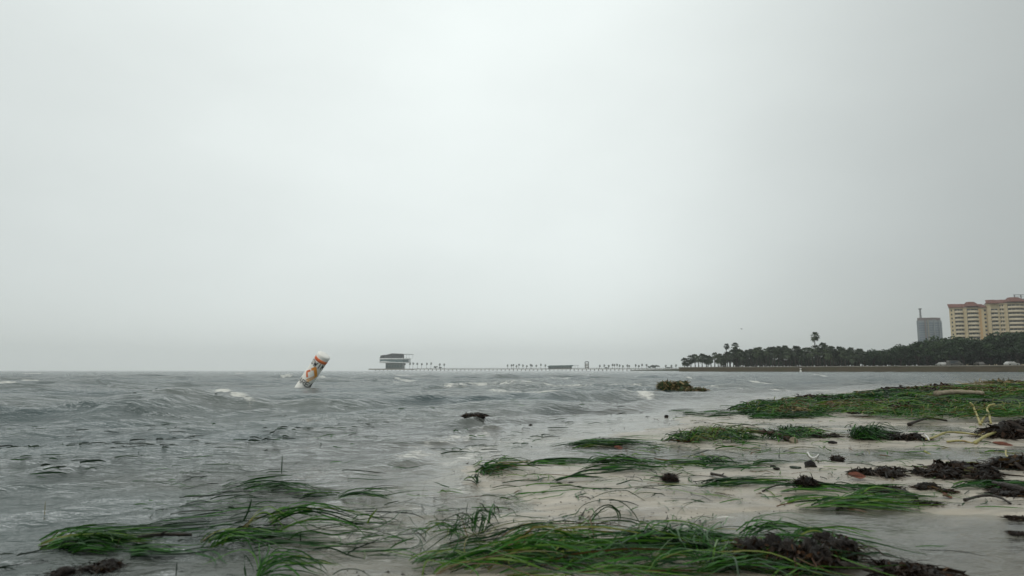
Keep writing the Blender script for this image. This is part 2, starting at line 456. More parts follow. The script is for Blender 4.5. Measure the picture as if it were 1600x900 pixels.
M['feather'] = mat_noise('gull_plumage', (0.10, 0.10, 0.11), (0.25, 0.25, 0.26), 5, 0.8, 0, spec=0.2)

# ------------------------------------------------------------------ the ground: beach and sea bed as one sheet
COLS = np.array([-300, 200, 400, 500, 600, 700, 800, 900, 1000, 1100, 1200, 1300, 1400, 1500, 1600, 1900], float)
ROWS = [
    (583, '................'),
    (590, '..............,,'),
    (596, '.............,-0'),
    (602, '...........,,-01'),
    (610, '.........,,-0122'),
    (620, '........,,--1222'),
    (632, '.......,,--01122'),
    (645, '.....,,,--001112'),
    (658, '....,,,--0000011'),
    (672, '...,,,---0----00'),
    (685, '...,,,--00000001'),
    (698, '..,,,----0000000'),
    (712, '..,,,--========='),
    (728, '..,,,-0000000000'),
    (748, '.,,,--0000000000'),
    (768, '..,,--0000000000'),
    (783, '..,,---000000000'),
    (797, '..,----00000-000'),
    (812, '..,---0---======'),
    (830, '..,---00--======'),
    (850, '..,---0000-====='),
    (876, '.,,---0000--==--'),
    (910, '.,,--0000000----'),
    (1010, ',--0000000000000'),
]
LV = {'.': -0.38, ',': -0.10, '=': -0.045, '-': -0.014, '0': 0.009, '1': 0.035, '2': 0.075}
GT = np.log(np.array([r[0] for r in ROWS], float) - HZ)
GZ = np.array([[LV[c] for c in r[1]] for r in ROWS])

def grid_z(px, t):
    t = np.clip(t, GT[0], GT[-1]); px = np.clip(px, COLS[0], COLS[-1])
    j = np.clip(np.searchsorted(GT, t) - 1, 0, len(GT) - 2)
    i = np.clip(np.searchsorted(COLS, px) - 1, 0, len(COLS) - 2)
    a = (t - GT[j]) / (GT[j + 1] - GT[j]); b = (px - COLS[i]) / (COLS[i + 1] - COLS[i])
    return (GZ[j, i] * (1 - b) + GZ[j, i + 1] * b) * (1 - a) + (GZ[j + 1, i] * (1 - b) + GZ[j + 1, i + 1] * b) * a

def sandz(x, y):
    x = np.asarray(x, float); y = np.asarray(y, float)
    px, py = W2P(x, y)
    t = np.log(np.maximum(py - HZ, 0.05))
    # wander the banks so that they follow no straight line
    wob = np.clip(y * 0.12, 0, 0.6)
    t2 = t + 0.16 * (fbm(x * 1.3 / (0.4 + wob), y * 2.2 / (0.4 + wob), 11, 4) - 0.5)
    p2 = px + 90 * (fbm(x * 0.9 / (0.4 + wob) + 5, y * 2.0 / (0.4 + wob), 23, 3) - 0.5)
    z = 0.5 * grid_z(p2, t2) + 0.25 * grid_z(p2 + 30, t2 + 0.03) + 0.25 * grid_z(p2 - 30, t2 - 0.03)
    z = z + 0.020 * (fbm(x * 2.2, y * 5.0, 31, 4) - 0.5) + 0.004 * (fbm(x * 12, y * 34, 41, 3) - 0.5)
    rip = fbm(x * 3.0 + 0.4 * y, y * 14.0 + 2.0 * fbm(x * 1.5, y * 3, 47, 3), 49, 3)
    z = z + 0.007 * (1 - np.abs(rip - 0.5) * 4) * np.clip((z + 0.03) / 0.03, 0, 1)
    z = np.where(py < 584, np.minimum(z, -0.38), z)
    return z

def polar(rs, ths):
    r, th = np.meshgrid(rs, ths, indexing='ij')
    nr, nt = r.shape
    x, y = r * np.sin(th), r * np.cos(th)
    idx = np.arange(nr * nt).reshape(nr, nt)
    f = np.stack([idx[:-1, :-1], idx[:-1, 1:], idx[1:, 1:], idx[1:, :-1]], -1).reshape(-1, 4)
    return x.ravel(), y.ravel(), f, r.ravel()

def geom(a, b, step):
    n = int(math.log(b / a) / step) + 1
    return a * np.exp(np.linspace(0, math.log(b / a), n))

def thetas(n_in, n_out):
    return np.concatenate([np.linspace(R(-66), R(-40), n_out, endpoint=False), np.linspace(R(-40), R(40), n_in, endpoint=False), np.linspace(R(40), R(66), n_out)])

sx, sy, sf, sr = polar(np.concatenate([geom(0.75, 6, 0.006), geom(6.05, 32, 0.011), geom(34, 130, 0.08)]), thetas(430, 30))
sz = sandz(sx, sy)
ground = obj_np('beach', np.stack([sx, sy, sz], -1), sf, M['sand'])
tag(ground, 'pale grey storm-washed sand beach with thin sheets of run-off', kind='structure')

# ------------------------------------------------------------------ the sea
def seg_dist(px, py, a, b):
    """distance to a segment and the place along it"""
    ax, ay = a; bx, by = b
    dx, dy = bx - ax, by - ay
    t = np.clip(((px - ax) * dx + (py - ay) * dy) / (dx * dx + dy * dy), 0, 1)
    return px - (ax + t * dx), py - (ay + t * dy), t

W_RS, W_TH = np.concatenate([geom(0.75, 60, 0.0062), geom(60.5, 400, 0.012), geom(405, 4000, 0.045)]), thetas(640, 26)
wx, wy, wf, wr = polar(W_RS, W_TH)
w_sand = np.where(wr < 120, sandz(wx, np.maximum(wy, 0.3)), -1.0)
depth = np.maximum(-w_sand, 0)
cell = np.maximum(wr * 0.0062, 0.002)
dz = np.zeros_like(wx); ddx = np.zeros_like(wx); ddy = np.zeros_like(wx)
wrng = np.random.default_rng(8)
main = math.atan2(-0.8, 0.6)
gust = 0.6 + 0.8 * fbm(wx * 0.11, wy * 0.07, 77, 3)
for lam, amp, n in ((7.5, 0.042, 5), (4.4, 0.034, 6), (2.4, 0.028, 8), (1.35, 0.020, 9), (0.75, 0.0105, 10), (0.42, 0.0050, 10), (0.22, 0.0020, 10), (0.11, 0.0008, 8)):
    need = np.clip(depth / (0.055 * lam + 0.035), 0, 1) ** 1.2
    if lam < 0.5:
        need = np.maximum(need, 0.12 * sstep(0.004, 0.02, depth))
    vis = np.clip(lam / (3.2 * cell) - 0.6, 0, 1)
    k_amp = need * vis * (gust if lam < 5 else 1.0) * (0.30 + 0.70 * sstep(2.0, 9.0, wr) if lam > 0.6 else 0.6 + 0.4 * sstep(2.0, 7.0, wr))
    for i in range(n):
        l = lam * math.exp(wrng.uniform(-0.28, 0.28))
        th = main + wrng.normal(0, 0.42 if lam < 2 else 0.3)
        k = 2 * PI / l
        ph = k * (wx * math.cos(th) + wy * math.sin(th)) + wrng.uniform(0, 2 * PI)
        a = amp * wrng.uniform(0.6, 1.3) / math.sqrt(n) * 1.5
        s = np.sin(ph)
        dz += k_amp * a * np.cos(ph)
        ddx -= k_amp * a * 0.95 * math.cos(th) * s
        ddy -= k_amp * a * 0.95 * math.sin(th) * s
_bx, _by = G(472, 605.5)
dz = dz * (1 - 0.85 * np.exp(-((wx - _bx) ** 2 + (wy - _by + 1.5) ** 2 * 0.45) / 2.4 ** 2))
_rx, _ry = G(1060, 611)
dz *= 1 - 0.8 * np.exp(-((wx - _rx) ** 2 + (wy - _ry) ** 2) / 1.6 ** 2)
wpx, wpy = W2P(wx, wy)
foam = np.zeros_like(wx)
# breaking waves: (start, end, height, half-width on the ground)
for (a, b, h, sg) in (((150, 652), (385, 623), 0.17, 0.42), ((660, 607), (870, 606), 0.11, 0.7), ((880, 612), (1050, 609), 0.08, 0.6),
                      ((690, 668), (800, 655), 0.06, 0.16), ((20, 612), (200, 600), 0.13, 0.9), ((560, 596), (640, 594), 0.14, 0.9), ((380, 648), (560, 636), 0.05, 0.35)):
    ga, gb = G(*a), G(*b)
    ex, ey, t = seg_dist(wx, wy, ga, gb)
    bend = 0.25 * sg * np.sin(t * 9 + a[0])
    d = np.sqrt(ex ** 2 + (ey + bend) ** 2)
    taper = np.sin(PI * np.clip(t * 0.92 + 0.06, 0, 1)) ** 0.7
    steep = np.where(ey + bend < 0, 0.62, 1.25)
    dz += h * taper * np.exp(-(d / (sg * steep)) ** 2) * np.clip(depth / 0.05, 0, 1)
# foam streaks: (segment, half-height in the picture, strength)
for (a, b, hy, hx, s) in (((348, 615), (386, 632), 9, 20, 0.98), ((325, 612), (352, 617), 2.2, 9, 0.62),
                          ((735, 611), (865, 612), 1.9, 18, 0.75), ((715, 605), (735, 604), 1.6, 8, 0.8), ((760, 604), (772, 603.5), 1.7, 6, 0.9), ((800, 604), (816, 604), 2.0, 6, 1.0),
                          ((610, 603.5), (632, 605), 1.5, 8, 0.9), ((700, 607), (1030, 605), 1.5, 26, 0.66), ((880, 614), (1020, 620), 3.0, 20, 0.74), ((980, 606), (1000, 605), 1.8, 9, 0.8),
                          ((1090, 606), (1300, 611), 1.4, 30, 0.62), ((715, 672), (745, 668), 5, 20, 0.62), ((650, 697), (760, 680), 9, 28, 0.57), ((620, 716), (740, 702), 9, 32, 0.58), ((660, 735), (740, 716), 10, 28, 0.55),
                          ((585, 818), (640, 852), 8, 24, 0.56), ((560, 882), (650, 868), 9, 30, 0.50), ((560, 775), (660, 755), 7, 26, 0.54),
                          ((575, 583.4), (1060, 583.2), 0.9, 30, 0.62), ((40, 584.5), (60, 584.4), 0.6, 12, 0.8), ((370, 584), (380, 584), 0.5, 6, 0.9), ((446, 586), (455, 586), 0.5, 5, 0.9)):
    ex, ey, t = seg_dist(wpx, wpy, a, b)
    w = np.exp(-(ey / hy) ** 2 - (ex / hx) ** 2) * s
    foam = np.maximum(foam, w)
swash = np.exp(-((dz - w_sand - 0.010) / 0.007) ** 2) * 0.58 + np.exp(-((dz - w_sand - 0.05) / 0.02) ** 2) * 0.36
swash *= sstep(0.42, 0.6, fbm(wx * 1.7, wy * 1.7, 57, 4)) * (wpx < 1250) * (wr < 20)
foam = np.maximum(foam, swash)
patch = fbm(wx * 5.5, wy * 3.1, 51, 5, 0.62)
foam = foam * (0.40 + 1.2 * patch)
# small whitecaps farther out
caps = fbm(wx * 0.55 + wy * 0.2, wy * 0.22, 61, 4)
foam = np.maximum(foam, np.where((wr > 22) & (wr < 700), sstep(0.72, 0.80, caps) * 0.75, 0))
lumpy = np.clip(foam - 0.3, 0, 1) * (fbm(wx * 9, wy * 9, 71, 4) - 0.38) * 0.12
dz += 0.5 * lumpy * np.clip(depth / 0.06, 0, 1)
ex, ey, _t = seg_dist(wpx, wpy, (650, 725), (760, 668))
rough_ = np.exp(-(ey / 16) ** 2 - (ex / 60) ** 2)
ex, ey, _t = seg_dist(wpx, wpy, (560, 880), (640, 800))
rough_ = np.maximum(rough_, 0.4 * np.exp(-(ey / 20) ** 2 - (ex / 40) ** 2))
ex, ey, _t = seg_dist(wpx, wpy, (850, 608), (1030, 612))
rough_ = np.maximum(rough_, 1.6 * np.exp(-(ey / 5) ** 2 - (ex / 60) ** 2))
rough_ = np.maximum(rough_, 0.24 * np.clip(depth / 0.1, 0, 1) * (1 - sstep(14, 30, wr)) * sstep(1.5, 4, wr))
dz += rough_ * 0.055 * (fbm(wx * 6.5, wy * 5.0, 73, 4, 0.6) - 0.46) * np.clip(depth / 0.04, 0.15, 1)
turb = 1 - np.exp(-np.maximum(dz - w_sand, 0) * 17.0)
turb = np.where(wr > 60, 1.0, np.clip(turb * (0.75 + 0.5 * fbm(wx * 1.2, wy * 2.6, 81, 4)), 0, 1))
chop = np.clip(depth / 0.12, 0.38, 1.0) * (0.75 + 0.25 * sstep(5, 30, wr))
silt = np.clip(np.exp(-depth / 0.10) * (0.6 + 0.8 * fbm(wx * 0.8, wy * 1.6, 85, 4)), 0, 1)
wz = dz
vx, vy = wx + ddx, wy + ddy
under = (wz < w_sand - 0.02)
keep = ~(under[wf].all(axis=1))
wf2 = wf[keep]
used = np.unique(wf2)
remap = np.full(len(wx), -1, dtype=np.int64); remap[used] = np.arange(len(used))
sea = obj_np('water', np.stack([vx, vy, wz], -1)[used], remap[wf2], M['water'], attrs={'turbid': turb[used], 'foam': foam[used], 'chop': chop[used], 'silt': silt[used]})
tag(sea, 'choppy grey-green storm water running up the beach', kind='structure')

def surf_z(x, y):
    """top of the sand or of the water film"""
    return np.maximum(sandz(x, y), water_z(x, y))

W_GRID = wz.reshape(len(W_RS), len(W_TH))
def water_z(x, y):
    x = np.asarray(x, float); y = np.asarray(y, float)
    i = np.clip(np.searchsorted(W_RS, np.hypot(x, y)), 0, len(W_RS) - 1)
    j = np.clip(np.searchsorted(W_TH, np.arctan2(x, y)), 0, len(W_TH) - 1)
    return W_GRID[i, j]

# ------------------------------------------------------------------ far shore: land, seawall
WALL = [(84.0, 342.0), (112.0, 296.0), (160.0, 216.0), (235.0, 120.0), (300.0, 60.0)]
LANDZ = 2.05
mb = MB()
back = [(900, 60), (900, 1500), (260, 1500), (150, 520), (104, 372)]
poly = [(x + 0.5, y + 0.4) for x, y in WALL] + back
mb.prism(poly, -1.2, LANDZ - 0.1)
land = mb.build('land', M['lawn'])
tag(land, 'low grassy parkland behind the far seawall', kind='structure')

root = empty('seawall', (WALL[0][0], WALL[0][1], 0), 'long low stained concrete seawall along the far wooded point', 'seawall')
def wall_strip(off0, off1, z0, z1):
    m = MB()
    for (x0, y0), (x1, y1) in zip(WALL[:-1], WALL[1:]):
        n = max(2, int(math.hypot(x1 - x0, y1 - y0) / 6))
        nx, ny = (y1 - y0), -(x1 - x0)
        l = math.hypot(nx, ny); nx, ny = -nx / l, -ny / l      # towards the land
        if ny < 0: nx, ny = -nx, -ny
        m.add([(x0 + nx * off0 - WALL[0][0], y0 + ny * off0 - WALL[0][1], z0), (x1 + nx * off0 - WALL[0][0], y1 + ny * off0 - WALL[0][1], z0),
               (x1 + nx * off1 - WALL[0][0], y1 + ny * off1 - WALL[0][1], z0), (x0 + nx * off1 - WALL[0][0], y0 + ny * off1 - WALL[0][1], z0),
               (x0 + nx * off0 - WALL[0][0], y0 + ny * off0 - WALL[0][1], z1), (x1 + nx * off0 - WALL[0][0], y1 + ny * off0 - WALL[0][1], z1),
               (x1 + nx * off1 - WALL[0][0], y1 + ny * off1 - WALL[0][1], z1), (x0 + nx * off1 - WALL[0][0], y0 + ny * off1 - WALL[0][1], z1)],
              [(0, 3, 2, 1), (4, 5, 6, 7), (0, 1, 5, 4), (2, 3, 7, 6), (1, 2, 6, 5), (3, 0, 4, 7)])
    return m
wall_strip(-0.6, 0.5, -1.1, 1.85).build('wall_face', M['wall_stain'], root)
wall_strip(-0.75, 0.9, 1.853, 2.2).build('cap', M['concrete'], root)
m_ = wall_strip(3.0, 6.0, LANDZ - 0.09, LANDZ - 0.02)
fp = m_.build('footpath', M['concrete'])
fp.location = (WALL[0][0], WALL[0][1], 0)
tag(fp, 'pale waterfront path behind the seawall', kind='structure')

# ------------------------------------------------------------------ palms
def palm_crown(seed, r=2.45, wind=0.3):
    g = random.Random(seed)
    m = MB()
    for i in range(58):
        az = g.uniform(0, 2 * PI)
        el = g.uniform(-1.15, 1.35)
        d = Vector((math.cos(az) * math.cos(el) + wind * 0.6, math.sin(az) * math.cos(el), math.sin(el))).normalized()
        pl = r * g.uniform(0.35, 0.55)
        fl = r * g.uniform(0.42, 0.6)
        side = d.cross(Vector((0, 0, 1)))
        side = side.normalized() if side.length > 0.05 else Vector((1, 0, 0))
        up = side.cross(d).normalized()
        tip = d * pl
        m.add([tip * 0, tip + side * 0.05, tip - side * 0.05], [(0, 1, 2)])
        for k in range(8):
            a = (k - 3.5) / 3.5 * 1.35 + g.uniform(-0.1, 0.1)
            ld = d * math.cos(a) + side * math.sin(a)
            l = fl * (1 - 0.25 * abs(a) / 1.35) * g.uniform(0.8, 1.1)
            mid = tip + ld * l * 0.6 + up * 0.05
            end = tip + ld * l + Vector((wind * 0.25, 0, -0.35 * l))
            wv = (side * math.cos(a) - d * math.sin(a)) * 0.085 * r * 0.6
            m.add([tip, mid + wv, end, mid - wv], [(0, 1, 2, 3)])
    return m.mesh('crown', M['frond'], False)

CROWNS = [palm_crown(100 + i) for i in range(5)]
def palm_trunk(seed, h):
    g = random.Random(seed)
    lx, ly = g.uniform(-0.05, 0.06) * h, g.uniform(-0.04, 0.04) * h
    pts, rad = [], []
    for i in range(7):
        t = i / 6
        pts.append((lx * t * t, ly * t * t, h * t)); rad.append(0.24 - 0.07 * t + (0.08 if i == 0 else 0))
    return MB().tube(pts, rad, 7).mesh('trunk', M['trunk'], True), (lx, ly, h)

def palm(px, Y, top_py, label, group=None, seed=0, scale=1.0, base_z=LANDZ - 0.1, name='cabbage_palm'):
    p = A(px, top_py, Y)
    rc = 2.1 * scale
    h = max(2.0, p.z - base_z - rc * 0.75)
    tm, (lx, ly, _) = palm_trunk(seed, h)
    r = empty(name, (p.x - lx, Y, base_z), label, 'palm tree', group, 0)
    link(bpy.data.objects.new('trunk', tm), r)
    c = bpy.data.objects.new('crown', CROWNS[seed % len(CROWNS)])
    link(c, r)
    c.location = (lx, ly, h); c.scale = (scale,) * 3
    c.rotation_euler = (0, 0, random.Random(seed).uniform(-0.5, 0.5))
    return r

def shore_Y(px):
    """distance of the seawall in this direction"""
    tx = (px - 800) / FOC * 1.0075
    for (x0, y0), (x1, y1) in zip(WALL[:-1], WALL[1:]):
        a0, a1 = x0 / y0, x1 / y1
        if a0 <= tx <= a1:
            # intersect the ray x = tx*y with the segment
            den = (x1 - x0) - tx * (y1 - y0)
            t = (tx * y0 - x0) / den
            return y0 + t * (y1 - y0)
    return WALL[0][1] if tx < WALL[0][0] / WALL[0][1] else WALL[-1][1]

GROVE = 'cabbage palms along the far seawall'
palm(1272, shore_Y(1272) + 14, 519.5, 'tallest cabbage palm, its round crown standing alone well above the far treeline', GROVE, 901, 1.0)
palm(1135, shore_Y(1135) + 12, 537, 'slender cabbage palm with small round crown clear of the grove near its seaward end', GROVE, 902, 0.75)
palm(1148, shore_Y(1148) + 14, 536, 'cabbage palm with a fuller crown rising just landward of the slender lone palm', GROVE, 903, 0.95)
outline = [(1068, 560), (1076, 555), (1088, 550), (1105, 551), (1120, 548), (1130, 549), (1142, 549), (1152, 545), (1166, 543), (1180, 540), (1195, 544), (1210, 542), (1225, 540), (1240, 542),
           (1255, 545), (1266, 543), (1285, 539), (1300, 543), (1320, 543), (1345, 546)]
ox, oy = np.array([o[0] for o in outline], float), np.array([o[1] for o in outline], float)
g = random.Random(5)
xs = []
x = 1069.0
while x < 1345:
    xs.append(x); x += g.uniform(3.2, 6.2)
for i, px in enumerate(xs):
    y0 = float(np.interp(px, ox, oy))
    Y = shore_Y(px) + g.uniform(9, 15)
    lab = 'cabbage palm with bare trunk showing against the light at the grove seaward end' if px < 1135 else 'cabbage palm in the close front row between the slender palm and the tallest palm' if px < 1268 else 'cabbage palm in the front row between the tallest palm and the oaks'
    if i == 0: lab = 'small outermost palm at the seaward tip of the far point'
    palm(px, Y, y0 + g.choice([g.uniform(-3, 1.5), g.uniform(0, 8)]), lab, GROVE, 200 + i, g.uniform(0.8, 1.2))
for i, px in enumerate(np.arange(1125, 1345, 5.0)):
    y0 = float(np.interp(px, ox, oy)) + g.uniform(3, 14)
    palm(px + g.uniform(-2, 2), shore_Y(px) + g.uniform(20, 34), y0, 'cabbage palm in the second row behind the waterfront palms on the far shore', 'second row of far palms', 400 + i, g.uniform(0.9, 1.2))

# ------------------------------------------------------------------ broadleaf trees and shrubs on the far shore
def leaf_crown(seed, blobs, n, size, mat, name='crown'):
    rg = np.random.default_rng(seed)
    vs, fs = [], []
    vol = np.array([b[3] ** 2 for b in blobs]); vol = vol / vol.sum()
    pick = rg.choice(len(blobs), n, p=vol)
    B = np.array(blobs)[pick]
    d = rg.normal(size=(n, 3)); d /= np.linalg.norm(d, axis=1)[:, None]
    d[:, 2] = np.where(d[:, 2] < -0.35, -d[:, 2] * 0.5, d[:, 2])
    rr = B[:, 3] * (0.55 + 0.5 * rg.random(n) ** 0.6)
    c = B[:, :3] + d * rr[:, None] * np.array([1, 1, 0.8])
    u = rg.normal(size=(n, 3)); u /= np.linalg.norm(u, axis=1)[:, None]
    w = np.cross(u, rg.normal(size=(n, 3))); w /= np.linalg.norm(w, axis=1)[:, None]
    s = size * rg.uniform(0.5, 1.3, n)[:, None]
    v = np.stack([c - u * s, c + w * s * 0.55 + d * s * 0.2, c + u * s, c - w * s * 0.55 + d * s * 0.2], 1).reshape(-1, 3)
    f = np.arange(4 * n).reshape(-1, 4)
    return mesh_np(name, v, f, mat, False)

OAKS = []
for s in range(5):
    g2 = random.Random(50 + s)
    blobs = [(0, 0, 6.6, 2.9)]
    for k in range(11):
        a = g2.uniform(0, 2 * PI); q = g2.uniform(1.6, 4.4)
        blobs.append((q * math.cos(a), q * math.sin(a), g2.uniform(3.4, 8.2) - 0.28 * q, g2.uniform(1.3, 2.3)))
    OAKS.append((leaf_crown(s, blobs, 1500, 0.42, M['oak']), blobs))
def oak_trunk(seed, blobs):
    g2 = random.Random(seed)
    m = MB()
    m.tube([(0, 0, 0), (0.1, 0, 1.2), (0.15, 0.1, 2.4), (0.1, 0.1, 4.5)], [0.5, 0.38, 0.33, 0.16], 8)
    for b in blobs[1:7]:
        m.tube([(0.12, 0.05, 1.9), (b[0] * 0.5, b[1] * 0.5, 3.0 + 0.1 * b[2]), (b[0] * 0.95, b[1] * 0.95, b[2])], [0.2, 0.13, 0.05], 6)
    return m.mesh('trunk', M['bark'], True)
OTR = [oak_trunk(i, OAKS[i][1]) for i in range(5)]
def oak(px, Y, top_py, label, group, seed, wide=1.0, name='live_oak', cat='tree'):
    p = A(px, top_py, Y)
    h = p.z - (LANDZ - 0.1)
    k = seed % 5
    r = empty(name, (p.x, Y, LANDZ - 0.1), label, cat, group, random.Random(seed).uniform(0, 6.28))
    sc_z = h / 9.6
    for me, nm in ((OTR[k], 'trunk'), (OAKS[k][0], 'crown')):
        o = bpy.data.objects.new(nm, me); link(o, r)
        o.scale = (sc_z * wide, sc_z * wide, sc_z)
    return r
ol = [(1340, 547), (1360, 543), (1375, 542), (1390, 540), (1400, 536), (1415, 533), (1430, 533), (1440, 530), (1455, 523), (1470, 526), (1485, 526), (1497, 521), (1510, 524), (1530, 526), (1545, 521), (1560, 515), (1575, 518), (1600, 516), (1640, 514)]
qx, qy = np.array([o[0] for o in ol], float), np.array([o[1] for o in ol], float)
OAKG = 'dark live oaks along the far shore'
special = {1455: 'broad dome-topped live oak in front of the grey tower', 1560: 'tall live oak peaking below the balconies of the yellow apartment block', 1395: 'live oak stepping up at the end of the far palm row'}
i = 0
for px in np.arange(1335, 1680, 14.0):
    Y = shore_Y(px) + g.uniform(14, 26)
    lab = 'dark broad live oak in the treeline below the grey tower and left of it' if px < 1480 else 'dark broad live oak in the treeline below the yellow apartment building'
    for k_, l_ in list(special.items()):
        if abs(px - k_) < 7.0:
            lab = l_; special.pop(k_)
    oak(px, Y, float(np.interp(px, qx, qy)) + g.uniform(-2.5, 6), lab, OAKG, i, g.uniform(0.85, 1.15)); i += 1
for px in np.arange(1350, 1680, 15):
    oak(px + g.uniform(-3, 3), shore_Y(px) + g.uniform(34, 55), float(np.interp(px, qx, qy)) + g.uniform(2, 8), 'dark live oak in the second row below the grey tower and left of it' if px < 1480 else 'dark live oak in the second row below the yellow apartment building', 'second row of far live oaks', i, 1.15); i += 1
SHR = []
for s in range(3):
    g2 = random.Random(80 + s)
    bl = [(g2.uniform(-1.4, 1.4), g2.uniform(-0.8, 0.8), g2.uniform(0.5, 1.6), g2.uniform(0.6, 1.0)) for _ in range(7)]
    SHR.append((leaf_crown(30 + s, bl, 420, 0.30, M['oak'], 'foliage'), MB().tube([(0, 0, 0), (0.1, 0, 1.2)], [0.09, 0.04], 6).tube([(0, 0, 0), (0.5, 0.2, 1.3)], [0.07, 0.03], 6).tube([(0, 0, 0), (-0.6, 0.1, 1.2)], [0.07, 0.03], 6).mesh('stem', M['bark'], True)))
for j, px in enumerate(np.arange(1150, 1670, 5.2)):
    Y = shore_Y(px) + g.uniform(22, 32)
    p = A(px, 575, Y)
    r = empty('shrub', (p.x, Y, LANDZ - 0.1), 'low dark shrub between the trunks of the far treeline', 'shrub', 'shrubs under the far trees', g.uniform(0, 6))
    for me, nm in zip(SHR[j % 3], ('foliage', 'stem')):
        o = bpy.data.objects.new(nm, me); link(o, r); o.scale = (1.6, 1.6, g.uniform(1.1, 2.4))

# ------------------------------------------------------------------ parked cars behind the seawall
def arch_profile(L_, H_, van=False):
    if van:
        return [(-L_ / 2, 0.35), (-L_ / 2, 1.5), (-L_ / 2 + 0.15, H_), (L_ / 2 - 1.3, H_), (L_ / 2 - 0.6, 1.15), (L_ / 2 - 0.05, 1.0), (L_ / 2, 0.35)]
    return [(-L_ / 2, 0.35), (-L_ / 2, 0.85), (-L_ / 2 + 0.25, 0.98), (-L_ / 2 + 0.75, H_), (0.35, H_), (1.05, 0.98), (L_ / 2 - 0.1, 0.82), (L_ / 2, 0.35)]
def car(px, Y, mat, label, van=False, rz=0.0):
    p = A(px, 560, Y)
    L_, W_, H_ = (4.9, 1.9, 2.0) if van else (4.4, 1.75, 1.45)
    r = empty('parked_car', (p.x, Y, LANDZ - 0.1), label, 'van' if van else 'car', 'vehicles parked under the far trees', rz)
    pr = arch_profile(L_, H_, van)
    m = MB(); n = len(pr)
    vs = []
    for y, k in ((-W_ / 2, 1), (W_ / 2, 1)):
        for (a, b) in pr:
            inset = 0.16 if b > 1.2 else 0.0
            vs.append((a, y - math.copysign(inset, y), b))
    m.add(vs, [tuple(range(n)), tuple(reversed(range(n, 2 * n)))] + [(k, n + k, n + (k + 1) % n, (k + 1) % n) for k in range(n)])
    b = m.build('body', mat, r)
    bev = b.modifiers.new('bevel', 'BEVEL'); bev.width = 0.06; bev.segments = 2
    w = MB()
    z0, z1 = 0.98, H_ - 0.1
    xa, xb = (-L_ / 2 + 0.3, L_ / 2 - 1.2) if van else (-L_ / 2 + 0.8, 0.75)
    for s in (-1, 1):
        y = s * (W_ / 2 - 0.05)
        y2 = s * (W_ / 2 - 0.15)
        w.add([(xa, y + s * 0.02, z0), (xb, y + s * 0.02, z0), (xb - 0.4, y2 + s * 0.02, z1), (xa + 0.2, y2 + s * 0.02, z1)], [(0, 1, 2, 3)])
    w.build('side_window', M['glass'], r)
    for sx_ in (-L_ / 2 + 0.8, L_ / 2 - 0.85):
        for s in (-1, 1):
            MB().tube([(sx_, s * (W_ / 2 - 0.2), 0.33), (sx_, s * (W_ / 2 + 0.02), 0.33)], 0.33, 14).build('wheel', M['rubber'], r)
    for s in (-1, 1):
        MB().box((L_ / 2 - 0.02, s * 0.6, 0.72), (0.08, 0.3, 0.14)).build('headlight', M['shell'], r)
    return r
car(1491, shore_Y(1491) + 9, M['paint_grey'], 'grey-brown van parked under the oaks below the yellow apartment block', True)
car(1580, shore_Y(1580) + 9, M['paint_white'], 'white car parked under the oaks near the edge of the photo', False, 0.1)
car(1529, shore_Y(1529) + 9, M['paint_grey'], 'tan car parked under the oaks between the van and the white car', False, 1.4)
car(1470, shore_Y(1470) + 9, M['paint_white'], 'pale car seen end-on under the dome-topped oak', False, 1.5)

